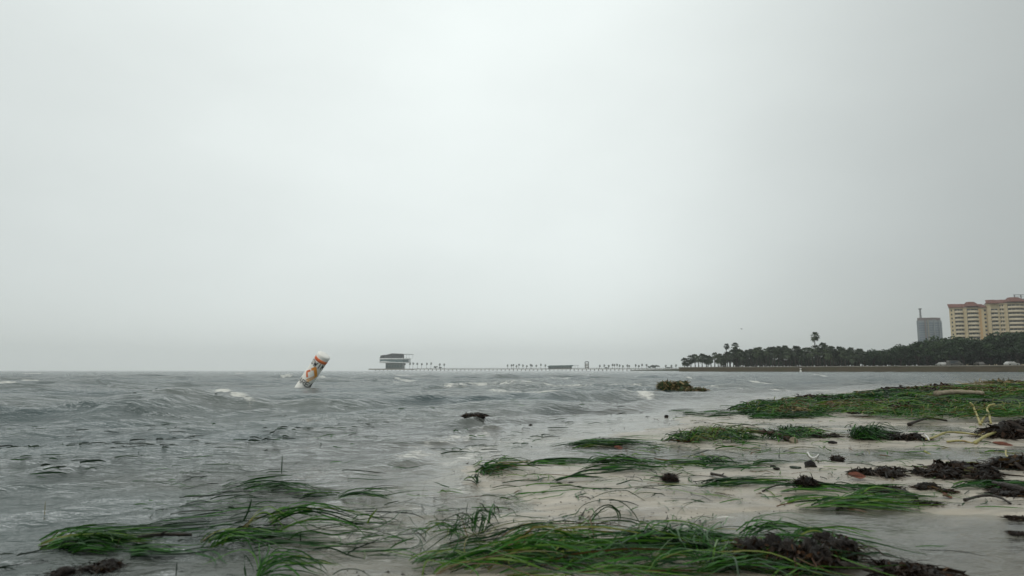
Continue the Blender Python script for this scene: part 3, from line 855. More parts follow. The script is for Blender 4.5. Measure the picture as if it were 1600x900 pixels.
# ------------------------------------------------------------------ yellow apartment building
def apartment():
    Y0 = 520.0
    k = Y0 / FOC * 1.0
    base = A(1540, 575, Y0)
    r = empty('apartment_building', (base.x, Y0, LANDZ - 0.1), 'yellow stucco apartment building with curved balconies and red tiled roof above the oaks', 'building')
    fh = 3.05
    def X(px): return A(px, 500, Y0).x - base.x
    # blocks: plan line (px, forward bulge in m), number of storeys, eave
    def block(line, floors, kinds, roofpoly_back=16):
        pts = [(X(px), -f) for px, f in line]
        H_ = floors * fh + 1.0
        m = MB(); m.prism(pts + [(pts[-1][0], roofpoly_back), (pts[0][0] + 11.5, roofpoly_back)], 0, H_)
        m.build('wall', M['cream'], r)
        # red roof: eave line, ridge
        e = [(x, y - 0.9) for x, y in pts]
        e[0] = (e[0][0] - 0.9, e[0][1]); 
        rid = [(x * 0.93 + 0.07 * (pts[0][0] + pts[-1][0]) / 2, y * 0.5 + 3.5) for x, y in pts]
        n = len(e)
        vs = [(x, y, H_) for x, y in e] + [(x, y, H_ + 2.9) for x, y in rid] + [(x, y, H_ - 0.35) for x, y in e]
        fs = [(i_, i_ + 1, n + i_ + 1, n + i_) for i_ in range(n - 1)] + [(2 * n + i_, 2 * n + i_ + 1, i_ + 1, i_) for i_ in range(n - 1)]
        vs += [(e[0][0] + 11.5, roofpoly_back, H_), (e[-1][0], roofpoly_back, H_), (e[0][0] + 11.5, roofpoly_back, H_ - 0.35), (rid[0][0] + 9, roofpoly_back - 3, H_ + 2.9), (rid[-1][0], roofpoly_back - 3, H_ + 2.9)]
        q = 3 * n
        fs += [(0, n, q + 3, q), (2 * n, 0, q, q + 2), tuple(range(n, 2 * n)) + (q + 4, q + 3)]
        MB().add(vs, fs).build('roof', M['tile'], r)
        return pts, H_
    def bay(p0, p1, dep, floors, floor0, nwin, mat_p):
        """a bowed stack of balconies between two plan points"""
        nseg = 7
        line = []
        for i_ in range(nseg + 1):
            t = i_ / nseg
            line.append((p0[0] + (p1[0] - p0[0]) * t, p0[1] + (p1[1] - p0[1]) * t - dep * math.sin(PI * (0.08 + 0.84 * t))))
        for fl in range(floor0, floors):
            z = fl * fh
            poly = line + [(p1[0], p1[1] + 0.3), (p0[0], p0[1] + 0.3)]
            b = MB(); b.prism(poly, z - 0.18, z)
            inner = [(x, y + 0.18) for x, y in line]
            for (a, c, a2, c2) in zip(line[:-1], line[1:], inner[:-1], inner[1:]):
                b.prism([a, c, c2, a2], z + 0.003, z + 1.25)
            b.build('balcony', mat_p, r)
            for w in range(nwin):
                t = (w + 0.5) / nwin
                wxp = p0[0] + (p1[0] - p0[0]) * t; wyp = p0[1] + (p1[1] - p0[1]) * t
                ww = abs(p1[0] - p0[0]) / nwin * random.uniform(0.86, 0.97)
                MB().box((wxp, wyp - 0.06, z + 1.3), (ww, 0.16, 2.5)).build('window', M['glass'], r)
    def flat(p0, p1, floors, floor0, nwin, ww):
        for fl in range(floor0, floors):
            for w in range(nwin):
                t = (w + 0.5) / nwin
                MB().box((p0[0] + (p1[0] - p0[0]) * t, p0[1] + (p1[1] - p0[1]) * t - 0.05, fl * fh + 1.6), (ww, 0.2, 1.4)).build('window', M['glass'], r)
    hL = 15; hR = 16
    L1, H1 = block([(1484, 0), (1490, 1.5), (1503, 2.0), (1506, 4.0), (1523, 4.6), (1525, 2.2), (1541, 2.0)], hL, None)
    bay(L1[1], L1[2], 2.4, hL, 6, 3, M['parapet'])
    bay(L1[3], L1[4], 3.4, hL, 6, 3, M['parapet'])
    flat(L1[5], L1[6], hL, 6, 2, 1.5)
    flat(L1[0], L1[1], hL, 6, 1, 1.2)
    pl = MB(); pl.box(((L1[5][0] + 1.4), L1[5][1] - 0.3, H1 / 2 - 0.6), (2.6, 0.6, H1 - 1.4)); pl.build('pier_strip', M['peach'], r)
    R1, H2 = block([(1539, 3.0), (1542, 5.0), (1552, 5.6), (1555, 5.2), (1561, 6.5), (1563, 8.5), (1588, 9.0), (1590, 7.5), (1597, 7.5), (1600, 8.5), (1625, 9.0), (1630, 7), (1690, 6)], hR, None)
    bay(R1[1], R1[2], 2.8, hR - 1, 6, 2, M['parapet'])
    bay(R1[3], R1[4], 1.2, hR, 6, 2, M['parapet'])
    bay(R1[5], R1[6], 3.4, hR, 6, 4, M['parapet'])
    bay(R1[9], R1[10], 3.4, hR, 6, 4, M['parapet'])
    pl = MB(); pl.box(((R1[7][0] + R1[8][0]) / 2, R1[7][1] - 0.25, H2 / 2 - 0.6), (2.4, 0.5, H2 - 1.4)); pl.build('pier_strip', M['cream'], r)
    def hip(p0, p1, dep, z0, h):
        (ax_, ay_), (bx_, by_) = p0, p1
        e_ = [(ax_ - 0.9, ay_ + 4), (ax_ - 0.7, ay_ - dep * 0.6 - 0.6), ((ax_ + bx_) / 2, (ay_ + by_) / 2 - dep - 0.9), (bx_ + 0.7, by_ - dep * 0.6 - 0.6), (bx_ + 0.9, by_ + 4)]
        cx_, cy_ = (ax_ + bx_) / 2, (ay_ + by_) / 2 + 2.5
        t_ = [(cx_ + (x - cx_) * 0.45, cy_ + (y - cy_) * 0.35) for x, y in e_]
        m = MB(); n = len(e_)
        m.add([(x, y, z0) for x, y in e_] + [(x, y, z0 + h) for x, y in t_] + [(x, y, z0 - 0.3) for x, y in e_],
              [(i_, (i_ + 1) % n, n + (i_ + 1) % n, n + i_) for i_ in range(n)] + [tuple(range(n, 2 * n))] + [(2 * n + i_, 2 * n + (i_ + 1) % n, (i_ + 1) % n, i_) for i_ in range(n)] + [tuple(reversed(range(2 * n, 3 * n)))])
        m.build('bay_roof', M['tile'], r)
    hip(L1[3], L1[4], 3.0, H1 + 0.6, 3.4); hip(R1[5], R1[6], 3.0, H2 + 0.6, 3.4); hip(R1[1], R1[2], 2.4, H2 - 0.4, 2.8); hip(R1[9], R1[10], 3.0, H2 + 0.6, 3.4)
    # cornice lines under the eaves
    for pts, H_ in ((L1, H1), (R1, H2)):
        c = MB()
        for (a, b) in zip(pts[:-1], pts[1:]):
            c.prism([(a[0], a[1] - 0.45), (b[0], b[1] - 0.45), (b[0], b[1] - 0.003), (a[0], a[1] - 0.003)], H_ - 1.0, H_ - 0.37)
        c.build('cornice', M['parapet'], r)
    return r
apartment()

# grey tower under construction
def tower():
    Y0 = 1000.0
    b = A(1456, 575, Y0)
    top = A(1456, 497, Y0).z
    r = empty('tower_block', (b.x, Y0, LANDZ - 0.1), 'hazy grey tower block under construction with a mast on its roof', 'building')
    H_ = top - LANDZ
    w = 17.6
    prof = [(-w, 0), (-w + 0.4, -5), (-w + 4, -8), (-4, -10.5), (6, -10.5), (w - 4, -8), (w - 0.6, -4), (w, 0), (w + 12, 22), (-w + 15, 22)]
    MB().prism(prof, 0, H_ - 4).build('wall', M['tower'], r)
    MB().prism([(x * 0.93, y * 0.93) for x, y in prof], H_ - 3.99, H_).build('crown_storey', M['tower_red'], r)
    nf = int((H_ - 5) / 3.4)
    for i_ in range(nf):
        z = 1 + i_ * 3.4
        if z < 26: continue
        s = MB()
        for (a, c) in zip(prof[1:7], prof[2:8]):
            s.prism([(a[0] * 1.006, a[1] - 0.35), (c[0] * 1.006, c[1] - 0.35), (c[0], c[1] - 0.003), (a[0], a[1] - 0.003)], z + 0.5, z + 2.9)
        s.build('glazing_band', M['tower_glass'], r)
    for xx, yy in ((-11, -9.6), (-7.5, -10.6), (1, -11.2), (9.5, -10.0)):
        MB().box((xx, yy - 0.5, H_ / 2), (1.4, 0.8, H_ - 6)).build('rib', M['tower_red'] if xx == -11 else M['concrete'] if xx == -7.5 else M['tower'], r)
    mx = -11.0
    mast = MB()
    for dx, dy in ((-0.7, -0.7), (0.7, -0.7), (0.7, 0.7), (-0.7, 0.7)):
        mast.box((mx + dx, dy, H_ + 6.5), (0.4, 0.4, 13))
    for q in range(6):
        mast.box((mx, 0, H_ + 1 + q * 2.3), (1.9, 1.9, 0.35))
    mast.build('mast', M['steel'], r)
    MB().box((mx, 0, H_ + 13.6), (3.4, 2.6, 1.6)).build('mast_cab', M['steel'], r)
    return r
tower()
def grey_block():
    Y0 = 760.0
    b = A(1615, 575, Y0)
    top = A(1600, 461, Y0).z
    r = empty('office_block', (b.x, Y0, LANDZ - 0.1), 'grey framed block peeking over the red roof at the edge of the photo', 'building')
    H_ = top - LANDZ
    MB().box((0, 8, (H_ - 4) / 2), (30, 18, H_ - 4)).build('wall', M['tower'], r)
    f = MB()
    for q in range(5):
        f.box((-14.6 + q * 7.3, -0.6, H_ - 2), (0.7, 0.7, 4))
    f.box((0, -0.6, H_ + 0.25), (31, 1.4, 0.5)); f.box((0, -0.6, H_ - 2), (30, 0.5, 0.3))
    f.build('roof_frame', M['steel'], r)
grey_block()

# ------------------------------------------------------------------ the pier
def pier_pt(px):
    Y = float(np.interp(px, [580, 860, 1085], [1060, 1000, 930]))
    return A(px, 578, Y).x, Y
DECK = 3.4
x0, y0 = pier_pt(582); x1, y1 = pier_pt(860); x2, y2 = pier_pt(1085)
pier = empty('pier', (x0, y0, 0), 'long low fishing pier on piles crossing the hazy horizon', 'pier')
d_ = MB()
for (a, b) in (((x0, y0), (x1, y1)), ((x1, y1), (x2, y2))):
    d_.prism([(a[0] - x0, a[1] - y0 - 7), (b[0] - x0, b[1] - y0 - 7), (b[0] - x0, b[1] - y0 + 7), (a[0] - x0, a[1] - y0 + 7)], DECK - 1.0, DECK)
d_.build('deck', M['concrete'], pier)
hd = MB(); hd.prism([(-2, -20), (8, -26), (62, -26), (66, -20), (66, -7.01), (-2, -7.01)], DECK - 1.6, DECK - 0.01); hd.build('pier_head', M['concrete'], pier)
pile_me = MB().tube([(0, 0, -1.2), (0, 0, DECK - 1.0)], 0.55, 8).mesh('pile', M['concrete'], True)
for px in np.arange(588, 1082, 6.3):
    px_, py_ = pier_pt(px)
    for s in (-5.5,):
        o = bpy.data.objects.new('pile', pile_me); link(o, pier); o.location = (px_ - x0, py_ - y0 + s, 0)
rl = MB()
for (a, b) in (((x0 + 66, y0 - 4), (x1, y1)), ((x1, y1), (x2, y2))):
    for z in (DECK + 0.5, DECK + 1.1):
        rl.tube([(a[0] - x0, a[1] - y0 - 6.8, z), (b[0] - x0, b[1] - y0 - 6.8, z)], 0.07, 4)
rl.build('railing', M['steel'], pier)

def pier_building():
    Y0 = 1052.0
    b = A(617, 578, Y0)
    s = Y0 / FOC
    r = empty('pier_building', (b.x, Y0, DECK), 'modern stepped pier building with white banded overhanging storey and dark slanted roof', 'building')
    def X(px): return A(px, 560, Y0).x - b.x
    def Z(py): return A(617, py, Y0).z - DECK
    MB().prism([(X(603.5), -4), (X(630), -8), (X(630), 14), (X(603.5), 14)], 0.0, Z(567.2)).build('ground_storey', M['grey_clad'], r)
    for px in np.arange(605, 629, 4.2):
        MB().box((X(px + 1.6), -6.6 - (px - 603) * 0.12, Z(570.5) / 2 + 1.2), (2.6, 1.2, Z(570.5) - 1.6)).build('window', M['teal_glass'], r)
    ring = [(X(594), -6), (X(596), -11), (X(612), -15), (X(632), -15), (X(640), -9), (X(640), 14), (X(594), 14)]
    MB().prism(ring, Z(567.18), Z(565.9)).build('lower_band', M['white_clad'], r)
    MB().prism([(x * 0.985, y * 0.96) for x, y in ring], Z(565.88), Z(561.6)).build('glazed_storey', M['teal_glass'], r)
    # swooping white soffit under the glass
    sw = MB()
    P = [(X(594.3), -12.3, 566), (X(600), -15.2, 564.3), (X(606), -15.7, 564.6), (X(614), -15.9, 565.4), (X(622), -15.9, 566)]
    for (a, c) in zip(P[:-1], P[1:]):
        sw.add([(a[0], a[1], Z(566.6)), (c[0], c[1], Z(566.6)), (c[0], c[1], Z(c[2])), (a[0], a[1], Z(a[2])),
                (a[0], a[1] + 3, Z(566.6)), (c[0], c[1] + 3, Z(566.6)), (c[0], c[1] + 3, Z(c[2])), (a[0], a[1] + 3, Z(a[2]))],
               [(0, 1, 2, 3), (7, 6, 5, 4), (3, 2, 6, 7), (0, 4, 5, 1), (0, 3, 7, 4), (1, 5, 6, 2)])
    sw.build('soffit', M['white_clad'], r)
    MB().prism([(x * 1.01, y * 1.03) for x, y in ring], Z(561.58), Z(559.9)).build('upper_band', M['white_clad'], r)
    # dark roof pavilion, sloping down to the left, with an opening near its low end
    def slab(pts, y0_, y1_):
        m = MB(); n = len(pts)
        vs = [(X(a), y0_, Z(c)) for a, c in pts] + [(X(a), y1_, Z(c)) for a, c in pts]
        return m.add(vs, [tuple(reversed(range(n))), tuple(range(n, 2 * n))] + [(k, (k + 1) % n, n + (k + 1) % n, n + k) for k in range(n)])
    slab([(600, 559.88), (629.8, 559.88), (629.8, 553.0), (614, 552.3), (602, 555.4), (602, 557.6)], -9, 10).build('roof_storey', M['dark_clad'], r)
    slab([(595, 559.88), (597, 559.88), (600, 556.6), (603, 555.3), (603, 554.5), (596.5, 555.6)], -9, 10).build('roof_end', M['dark_clad'], r)
    slab([(630, 553.8), (645, 554.0), (645, 553.5), (630, 553.3)], -8, 8).build('canopy', M['steel'], r)
    for px in (634, 638, 644):
        MB().box((X(px), 7, (Z(553.9) + Z(559.9)) / 2), (0.25, 0.25, Z(553.9) - Z(559.9))).build('canopy_post', M['steel'], r)
    return r
pier_building()

PP = 'palms planted along the pier'
g = random.Random(9)
for j, (px, ty) in enumerate([(632.5, 567.2), (640.5, 567), (645.5, 566.6), (652, 567), (659, 567.5), (667, 567), (673.5, 566.4), (687, 568), (694, 568.3)]):
    _, Y = pier_pt(px)
    palm(px, Y, ty, 'thin palm on the pier beside the modern building', PP, 700 + j, 0.85, DECK)
for j, px in enumerate([793, 799, 802, 807, 811, 817, 823, 829, 831, 838, 845, 852]):
    _, Y = pier_pt(px)
    palm(px, Y, 568.5 + g.uniform(0, 2.5), 'thin hazy palm on the pier left of the long low pavilion', PP + ' before the pavilion', 720 + j, 0.8, DECK)
for j, px in enumerate([937, 944, 951, 957, 960, 964, 968, 973, 980, 983, 993, 998, 1003, 1010, 1040, 1049, 1056]):
    _, Y = pier_pt(px)
    palm(px, Y, 568.2 + g.uniform(0, 2.8), 'thin hazy palm on the pier approach near the wooded point', PP + ' approach', 740 + j, 0.8, DECK)
for j, (px, w_, h_) in enumerate([(681, 5, 4), (688, 4, 3.4), (1024, 11, 6), (1016, 6, 3.5), (948, 5, 2.2), (1046, 9, 2.5)]):
    xx, Y = pier_pt(px)
    r = empty('shrub', (xx, Y, DECK), ('rounded shrub between palms on the pier, ' + ['near the modern building', 'second from the modern building', 'the largest one', 'left of the largest one', 'smallest one', 'nearest the wooded point'][j]), 'shrub', 'shrubs on the pier')
    for me, nm in zip(SHR[j % 3], ('foliage', 'stem')):
        o = bpy.data.objects.new(nm, me); link(o, r); o.scale = (w_ / 3.2, 1.5, h_ / 2.4)

def pavilion():
    xx, Y = pier_pt(875)
    r = empty('pavilion', (xx, Y, DECK), 'long low teal roofed pavilion on the middle of the pier', 'pavilion')
    MB().box((0, 0, 1.7), (34, 8, 3.4)).build('wall', M['grey_clad'], r)
    m = MB(); m.add([(-19, -5.5, 3.0), (19, -5.5, 3.4), (19, 5.5, 3.4), (-19, 5.5, 3.0), (-15, -1, 4.6), (19, -1, 5.2), (19, 1, 5.2), (-15, 1, 4.6)],
                    [(0, 1, 5, 4), (2, 3, 7, 6), (1, 2, 6, 5), (3, 0, 4, 7), (4, 5, 6, 7), (3, 2, 1, 0)]); m.build('roof', M['teal_roof'], r)
    for k in range(9):
        MB().box((-15 + k * 3.7, -4.1, 1.5), (1.5, 0.2, 1.8)).build('window', M['glass'], r)
    for k in (22, 26):
        MB().box((k, 0, 2.3), (0.4, 0.4, 4.6)).build('post', M['steel'], r)
    MB().box((23, 0, 4.8), (9, 2, 0.4)).build('pergola_beam', M['steel'], r)
pavilion()
def lookout():
    xx, Y = pier_pt(917)
    r = empty('lookout_tower', (xx, Y, DECK), 'small hazy open lookout tower on the pier right of the pavilion', 'tower')
    for dx in (-2.4, 2.4):
        for dy in (-2.4, 2.4):
            MB().box((dx, dy, 4.6), (0.6, 0.6, 9.2)).build('post', M['steel'], r)
    for z in (1.6, 4.0, 6.4):
        MB().box((0, 0, z), (5.4, 5.4, 1.5)).build('platform', M['concrete'], r)
    MB().add([(-3.2, -3.2, 9.2), (3.2, -3.2, 9.2), (3.2, 3.2, 9.2), (-3.2, 3.2, 9.2), (-1.5, -1.5, 10.4), (1.5, -1.5, 10.4), (1.5, 1.5, 10.4), (-1.5, 1.5, 10.4)],
             [(3, 2, 1, 0), (0, 1, 5, 4), (1, 2, 6, 5), (2, 3, 7, 6), (3, 0, 4, 7), (4, 5, 6, 7)]).build('roof', M['dark_clad'], r)
lookout()

# ------------------------------------------------------------------ swim-area buoy
def swim_buoy():
    bx, by = G(472, 605.5)
    r = empty('swim_buoy', (bx, by, -0.01), 'leaning white swim area marker buoy with orange band and diamond', 'buoy')
    ax = Vector((0.60, -0.20, 0.84)).normalized()
    f = Vector((0.27, -1, 0)); f = (f - ax * f.dot(ax)).normalized()
    rt = f.cross(ax); rt = -rt if rt.x < 0 else rt
    Rr = 0.166
    L0, L1 = -0.55, 0.99
    def cyl(u, v, off=0.0):
        a = u / Rr
        return tuple(ax * v + (f * math.cos(a) + rt * math.sin(a)) * (Rr + off))
    n = 40
    m = MB()
    prof = [(L0, 1.0), (0.02, 1.0), (0.5, 1.0), (L1, 1.0)]
    vs = [tuple(ax * v + (f * math.cos(2 * PI * k / n) + rt * math.sin(2 * PI * k / n)) * Rr * q) for v, q in prof for k in range(n)]
    fs = [(i_ * n + k, i_ * n + (k + 1) % n, (i_ + 1) * n + (k + 1) % n, (i_ + 1) * n + k) for i_ in range(len(prof) - 1) for k in range(n)]
    m.add(vs, fs + [tuple(reversed(range(n)))]); m.build('body', M['buoy'], r, True)
    m = MB()
    prof = [(L1 - 0.004, 1.025), (L1 + 0.02, 1.025), (L1 + 0.035, 0.98), (L1 + 0.05, 0.86), (L1 + 0.058, 0.6), (L1 + 0.061, 0.3), (L1 + 0.062, 0.01)]
    vs = [tuple(ax * v + (f * math.cos(2 * PI * k / n) + rt * math.sin(2 * PI * k / n)) * Rr * q) for v, q in prof for k in range(n)]
    fs = [(i_ * n + k, i_ * n + (k + 1) % n, (i_ + 1) * n + (k + 1) % n, (i_ + 1) * n + k) for i_ in range(len(prof) - 1) for k in range(n)]
    m.add(vs, fs); m.build('cap', M['buoy'], r, True)
    m = MB()
    vs = []
    for v, o_ in ((0.845, 0.002), (0.845, 0.004), (0.925, 0.004), (0.925, 0.002)):
        vs += [cyl(2 * PI * Rr * k / n, v, o_) for k in range(n)]
    m.add(vs, [(i_ * n + k, i_ * n + (k + 1) % n, (i_ + 1) * n + (k + 1) % n, (i_ + 1) * n + k) for i_ in range(3) for k in range(n)])
    m.build('band', M['red_print'], r, True)
    def stroke(m, a, b, w):
        (x0_, y0_), (x1_, y1_) = a, b
        dx, dy = x1_ - x0_, y1_ - y0_
        l = math.hypot(dx, dy); ux, uy = dx / l, dy / l
        x0_ -= ux * w * 0.5; y0_ -= uy * w * 0.5; x1_ += ux * w * 0.5; y1_ += uy * w * 0.5
        nx, ny = -uy * w / 2, ux * w / 2
        k = 6
        vs = []
        for i_ in range(k + 1):
            t = i_ / k
            x, y = x0_ + (x1_ - x0_) * t, y0_ + (y1_ - y0_) * t
            vs += [cyl(x + nx, y + ny, 0.004), cyl(x - nx, y - ny, 0.004)]
        m.add(vs, [(2 * i_, 2 * i_ + 1, 2 * i_ + 3, 2 * i_ + 2) for i_ in range(k)])
    GL = {'S': [((1, .85), (.8, 1)), ((.8, 1), (.2, 1)), ((.2, 1), (0, .8)), ((0, .8), (.2, .55)), ((.2, .55), (.8, .45)), ((.8, .45), (1, .2)), ((1, .2), (.8, 0)), ((.8, 0), (.2, 0)), ((.2, 0), (0, .15))],
          'W': [((0, 1), (.25, 0)), ((.25, 0), (.5, .8)), ((.5, .8), (.75, 0)), ((.75, 0), (1, 1))],
          'I': [((.5, 0), (.5, 1))],
          'M': [((0, 0), (0, 1)), ((0, 1), (.5, .3)), ((.5, .3), (1, 1)), ((1, 1), (1, 0))],
          'A': [((0, 0), (.5, 1)), ((.5, 1), (1, 0)), ((.22, .35), (.78, .35))],
          'R': [((0, 0), (0, 1)), ((0, 1), (.8, 1)), ((.8, 1), (1, .8)), ((1, .8), (.8, .5)), ((.8, .5), (0, .5)), ((.45, .5), (1, 0))],
          'E': [((0, 0), (0, 1)), ((0, 1), (1, 1)), ((0, .5), (.8, .5)), ((0, 0), (1, 0))]}
    for word, v0 in (('SWIM', 0.705), ('AREA', 0.145)):
        m = MB()
        cw, gap, h = 0.080, 0.031, 0.115
        tot = len(word) * cw + (len(word) - 1) * gap
        for i_, ch in enumerate(word):
            u0 = -tot / 2 + i_ * (cw + gap)
            for a, b in GL[ch]:
                stroke(m, (u0 + a[0] * cw, v0 + a[1] * h), (u0 + b[0] * cw, v0 + b[1] * h), 0.020)
        o = m.build('lettering', M['black'], r)
        o['label'] = 'black letters reading ' + word
    # diamond with its upper left side worn away: red at the left corner, orange on the right
    m = MB()
    stroke(m, (-0.135, 0.47), (-0.055, 0.385), 0.05); stroke(m, (-0.135, 0.47), (-0.085, 0.535), 0.05)
    m.build('diamond_emblem', M['red_print'], r)['label'] = 'worn red left corner of the diamond'
    m = MB()
    stroke(m, (0.0, 0.665), (0.135, 0.49), 0.075); stroke(m, (0.135, 0.49), (0.015, 0.31), 0.075); stroke(m, (-0.045, 0.61), (0.0, 0.665), 0.06)
    m.build('diamond_emblem', M['orange'], r)['label'] = 'faded orange right half of the diamond'
    return r
swim_buoy()

# small white marker near the seawall, gull in the sky
mp_ = A(1251, 579.4, 205)
r = empty('marker_buoy', (mp_.x, 205, 0), 'tiny white marker buoy on the water before the far seawall', 'buoy')
MB().tube([(0, 0, -0.4), (0, 0, 0.0), (0, 0, 0.55), (0, 0, 0.62)], [0.22, 0.26, 0.26, 0.12], 14).build('float', M['shell'], r, True)
MB().tube([(0, 0, 0.6), (0, 0, 0.9), (0, 0, 0.91), (0, 0, 1.1), (0, 0, 1.14)], [0.09, 0.09, 0.3, 0.3, 0.12], 14).build('top_mark', M['shell'], r, True)
gp = A(1158.5, 514, 140)
r = empty('gull', gp, 'lone dark bird gliding in the grey sky above the palm grove', 'bird')
gm = MB()
gm.tube([(-0.24, 0, 0.02), (-0.2, 0, 0.01), (-0.08, 0, 0), (0.08, 0, 0.0), (0.17, 0, 0.03), (0.22, 0, 0.04), (0.27, 0, 0.03)], [0.012, 0.04, 0.065, 0.06, 0.035, 0.036, 0.008], 10)
for s in (-1, 1):
    W = [(0.07, 0.03, 0.02, 0.11), (0.11, 0.22, 0.10, 0.12), (0.03, 0.45, 0.07, 0.08), (-0.06, 0.62, 0.02, 0.02)]
    vs = []
    for (x_, y_, z_, c_) in W:
        vs += [(x_ + c_ / 2, s * y_, z_), (x_ - c_ / 2, s * y_, z_ - 0.008), (x_, s * y_, z_ + 0.012)]
    fsx = []
    for q in range(3):
        a_ = q * 3
        for (i1, i2) in ((0, 2), (2, 1), (1, 0)):
            fsx.append((a_ + i1, a_ + i2, a_ + 3 + i2, a_ + 3 + i1))
    gm.add(vs, fsx)
gm.build('body', M['feather'], r, True)
r.rotation_euler = (0.2, 0.15, 0.35)

# ------------------------------------------------------------------ seagrass
def ribbons(P, Wd, roll, tint, tipshift=0.0):
    """P (N,S,3) centre lines, Wd (N,) widths -> verts, faces, tint"""
    n, s, _ = P.shape
    t = np.gradient(P, axis=1)
    t /= np.linalg.norm(t, axis=2, keepdims=True) + 1e-9
    up = np.zeros_like(t); up[..., 2] = 1
    side = np.cross(t, up)
    ln = np.linalg.norm(side, axis=2, keepdims=True)
    side = np.where(ln < 0.15, np.array([1.0, 0, 0]), side / (ln + 1e-9))
    nup = np.cross(side, t)
    cr, sr_ = np.cos(roll)[:, None, None], np.sin(roll)[:, None, None]
    sv = side * cr + nup * sr_
    u = np.linspace(0, 1, s)
    w = Wd[:, None] * (0.75 + 0.25 * np.minimum(u * 6, 1)) * (1 - 0.75 * u ** 5)
    a, b = P + sv * w[..., None] / 2, P - sv * w[..., None] / 2
    v = np.stack([a, b], 2).reshape(-1, 3)
    base = (np.arange(n) * s * 2)[:, None] + (np.arange(s - 1) * 2)[None, :]
    f = np.stack([base, base + 1, base + 3, base + 2], -1).reshape(-1, 4)
    tt = np.clip(tint[:, None] + tipshift * (1 - u)[None, :] ** 3, 0, 1)
    return v, f, np.repeat(tt[..., None], 2, axis=2).ravel()

def blades(quad, n, head, hstd, length, arch, width, tint, seg=7, seed=0, curl=0.5, thick=0.02, droop=0.0, zf=None, patchy=0.0, bundle=6, tip=0.0, lift=0.003):
    """blades rooted inside a four-cornered patch (corners given in the photograph), combed along a heading"""
    rg = np.random.default_rng(seed)
    zf = zf or surf_z
    q = np.array(quad, float)
    nb = max(1, n // bundle)
    bi = rg.integers(0, nb, n)
    u, v = np.clip(rg.random(nb)[bi] + rg.normal(0, 0.035, n), 0, 1), np.clip(rg.random(nb)[bi] + rg.normal(0, 0.06, n), 0, 1)
    p = (q[0] * (1 - u)[:, None] + q[1] * u[:, None]) * (1 - v)[:, None] + (q[3] * (1 - u)[:, None] + q[2] * u[:, None]) * v[:, None]
    px, py = p[:, 0], np.maximum(p[:, 1], HZ + 5)
    dx, dy = (px - 800) / FOC, -(py - 450) / FOC
    kz = -CAM_H / (SP + dy * CP)
    x, y = dx * kz, (CP - dy * SP) * kz
    bth, bk, bh = rg.normal(0, R(hstd) * 1.2, nb)[bi], rg.normal(0, curl, nb)[bi], rg.random(nb)[bi]
    if patchy:
        # bare and thick places: thin the mat by a noise over the ground
        ok = fbm(x * 1.5, y * 1.1, 640, 5, 0.6) + 0.25 * (rg.random(n) - 0.5) > patchy
        x, y, n, bth, bk, bh = x[ok], y[ok], int(ok.sum()), bth[ok], bk[ok], bh[ok]
    L_ = rg.uniform(*length, n)
    th = R(head) + bth + rg.normal(0, R(hstd) * 0.45, n)
    kap = bk + rg.normal(0, curl * 0.5, n)
    s = np.linspace(0, 1, seg)
    ang = th[:, None] + kap[:, None] * s[None, :] + 0.25 * np.sin(s[None, :] * 6 + rg.uniform(0, 6, n)[:, None])
    stp = (L_ / (seg - 1))[:, None]
    X = x[:, None] + np.concatenate([np.zeros((n, 1)), np.cumsum(np.cos(ang[:, :-1]) * stp, 1)], 1)
    Yv = y[:, None] + np.concatenate([np.zeros((n, 1)), np.cumsum(np.sin(ang[:, :-1]) * stp, 1)], 1)
    h = arch[0] + (arch[1] - arch[0]) * np.clip(0.6 * bh ** 1.5 + 0.5 * rg.random(n), 0, 1)
    pk = rg.uniform(0.55, 1.0, n)
    prof = np.sin(PI * np.clip(s[None, :], 0, 1) ** pk[:, None])
    Z = zf(X, np.maximum(Yv, 0.3)) + lift + (rg.random(n) ** 1.5 * thick)[:, None] * (0.4 + 0.6 * np.minimum(s * 4, 1))[None, :] + h[:, None] * prof
    Z += 0.006 * np.sin(s[None, :] * 9 + rg.uniform(0, 6, n)[:, None]) * np.minimum(h[:, None] * 20, 1)
    W_ = rg.uniform(*width, n)
    roll = rg.normal(0, 0.6, n)
    tn = np.clip(rg.normal(tint[0], tint[1], n), 0, 1)
    if patchy:
        tn = np.clip(tn + 1.9 * (fbm(x * 0.9, y * 0.7, 650, 4) - 0.50) * (rg.random(n) < 0.75), 0, 1)
    return ribbons(np.stack([X, Yv, Z], -1), W_, roll, tn, tip)

def strand(pts, Y0, Y1, width=0.005, tint=0.4, seg=18):
    """one long blade through places in the photograph, at a distance running from Y0 to Y1"""
    n = len(pts)
    P3 = [A(px, py, Y0 + (Y1 - Y0) * i_ / max(1, n - 1)) for i_, (px, py) in enumerate(pts)]
    out = []
    for j in range(seg):
        f = j / (seg - 1) * (n - 1)
        i_ = min(int(f), n - 2); t = f - i_
        p0, p1, p2, p3 = P3[max(i_ - 1, 0)], P3[i_], P3[i_ + 1], P3[min(i_ + 2, n - 1)]
        out.append(0.5 * ((2 * p1) + (p2 - p0) * t + (2 * p0 - 5 * p1 + 4 * p2 - p3) * t * t + (3 * p1 - p0 - 3 * p2 + p3) * t ** 3))
    P = np.array([[tuple(o) for o in out]])
    x, y = P[0, :, 0], P[0, :, 1]
    P[0, :, 2] = np.maximum(P[0, :, 2], surf_z(x, np.maximum(y, 0.3)) + 0.003)
    return ribbons(P, np.array([width]), np.array([0.9]), np.array([tint]))

def join(parts):
    vs, fs, ts, n = [], [], [], 0
    for v, f, t in parts:
        vs.append(v); fs.append(f + n); ts.append(t); n += len(v)
    return np.concatenate(vs), np.concatenate(fs), np.concatenate(ts)

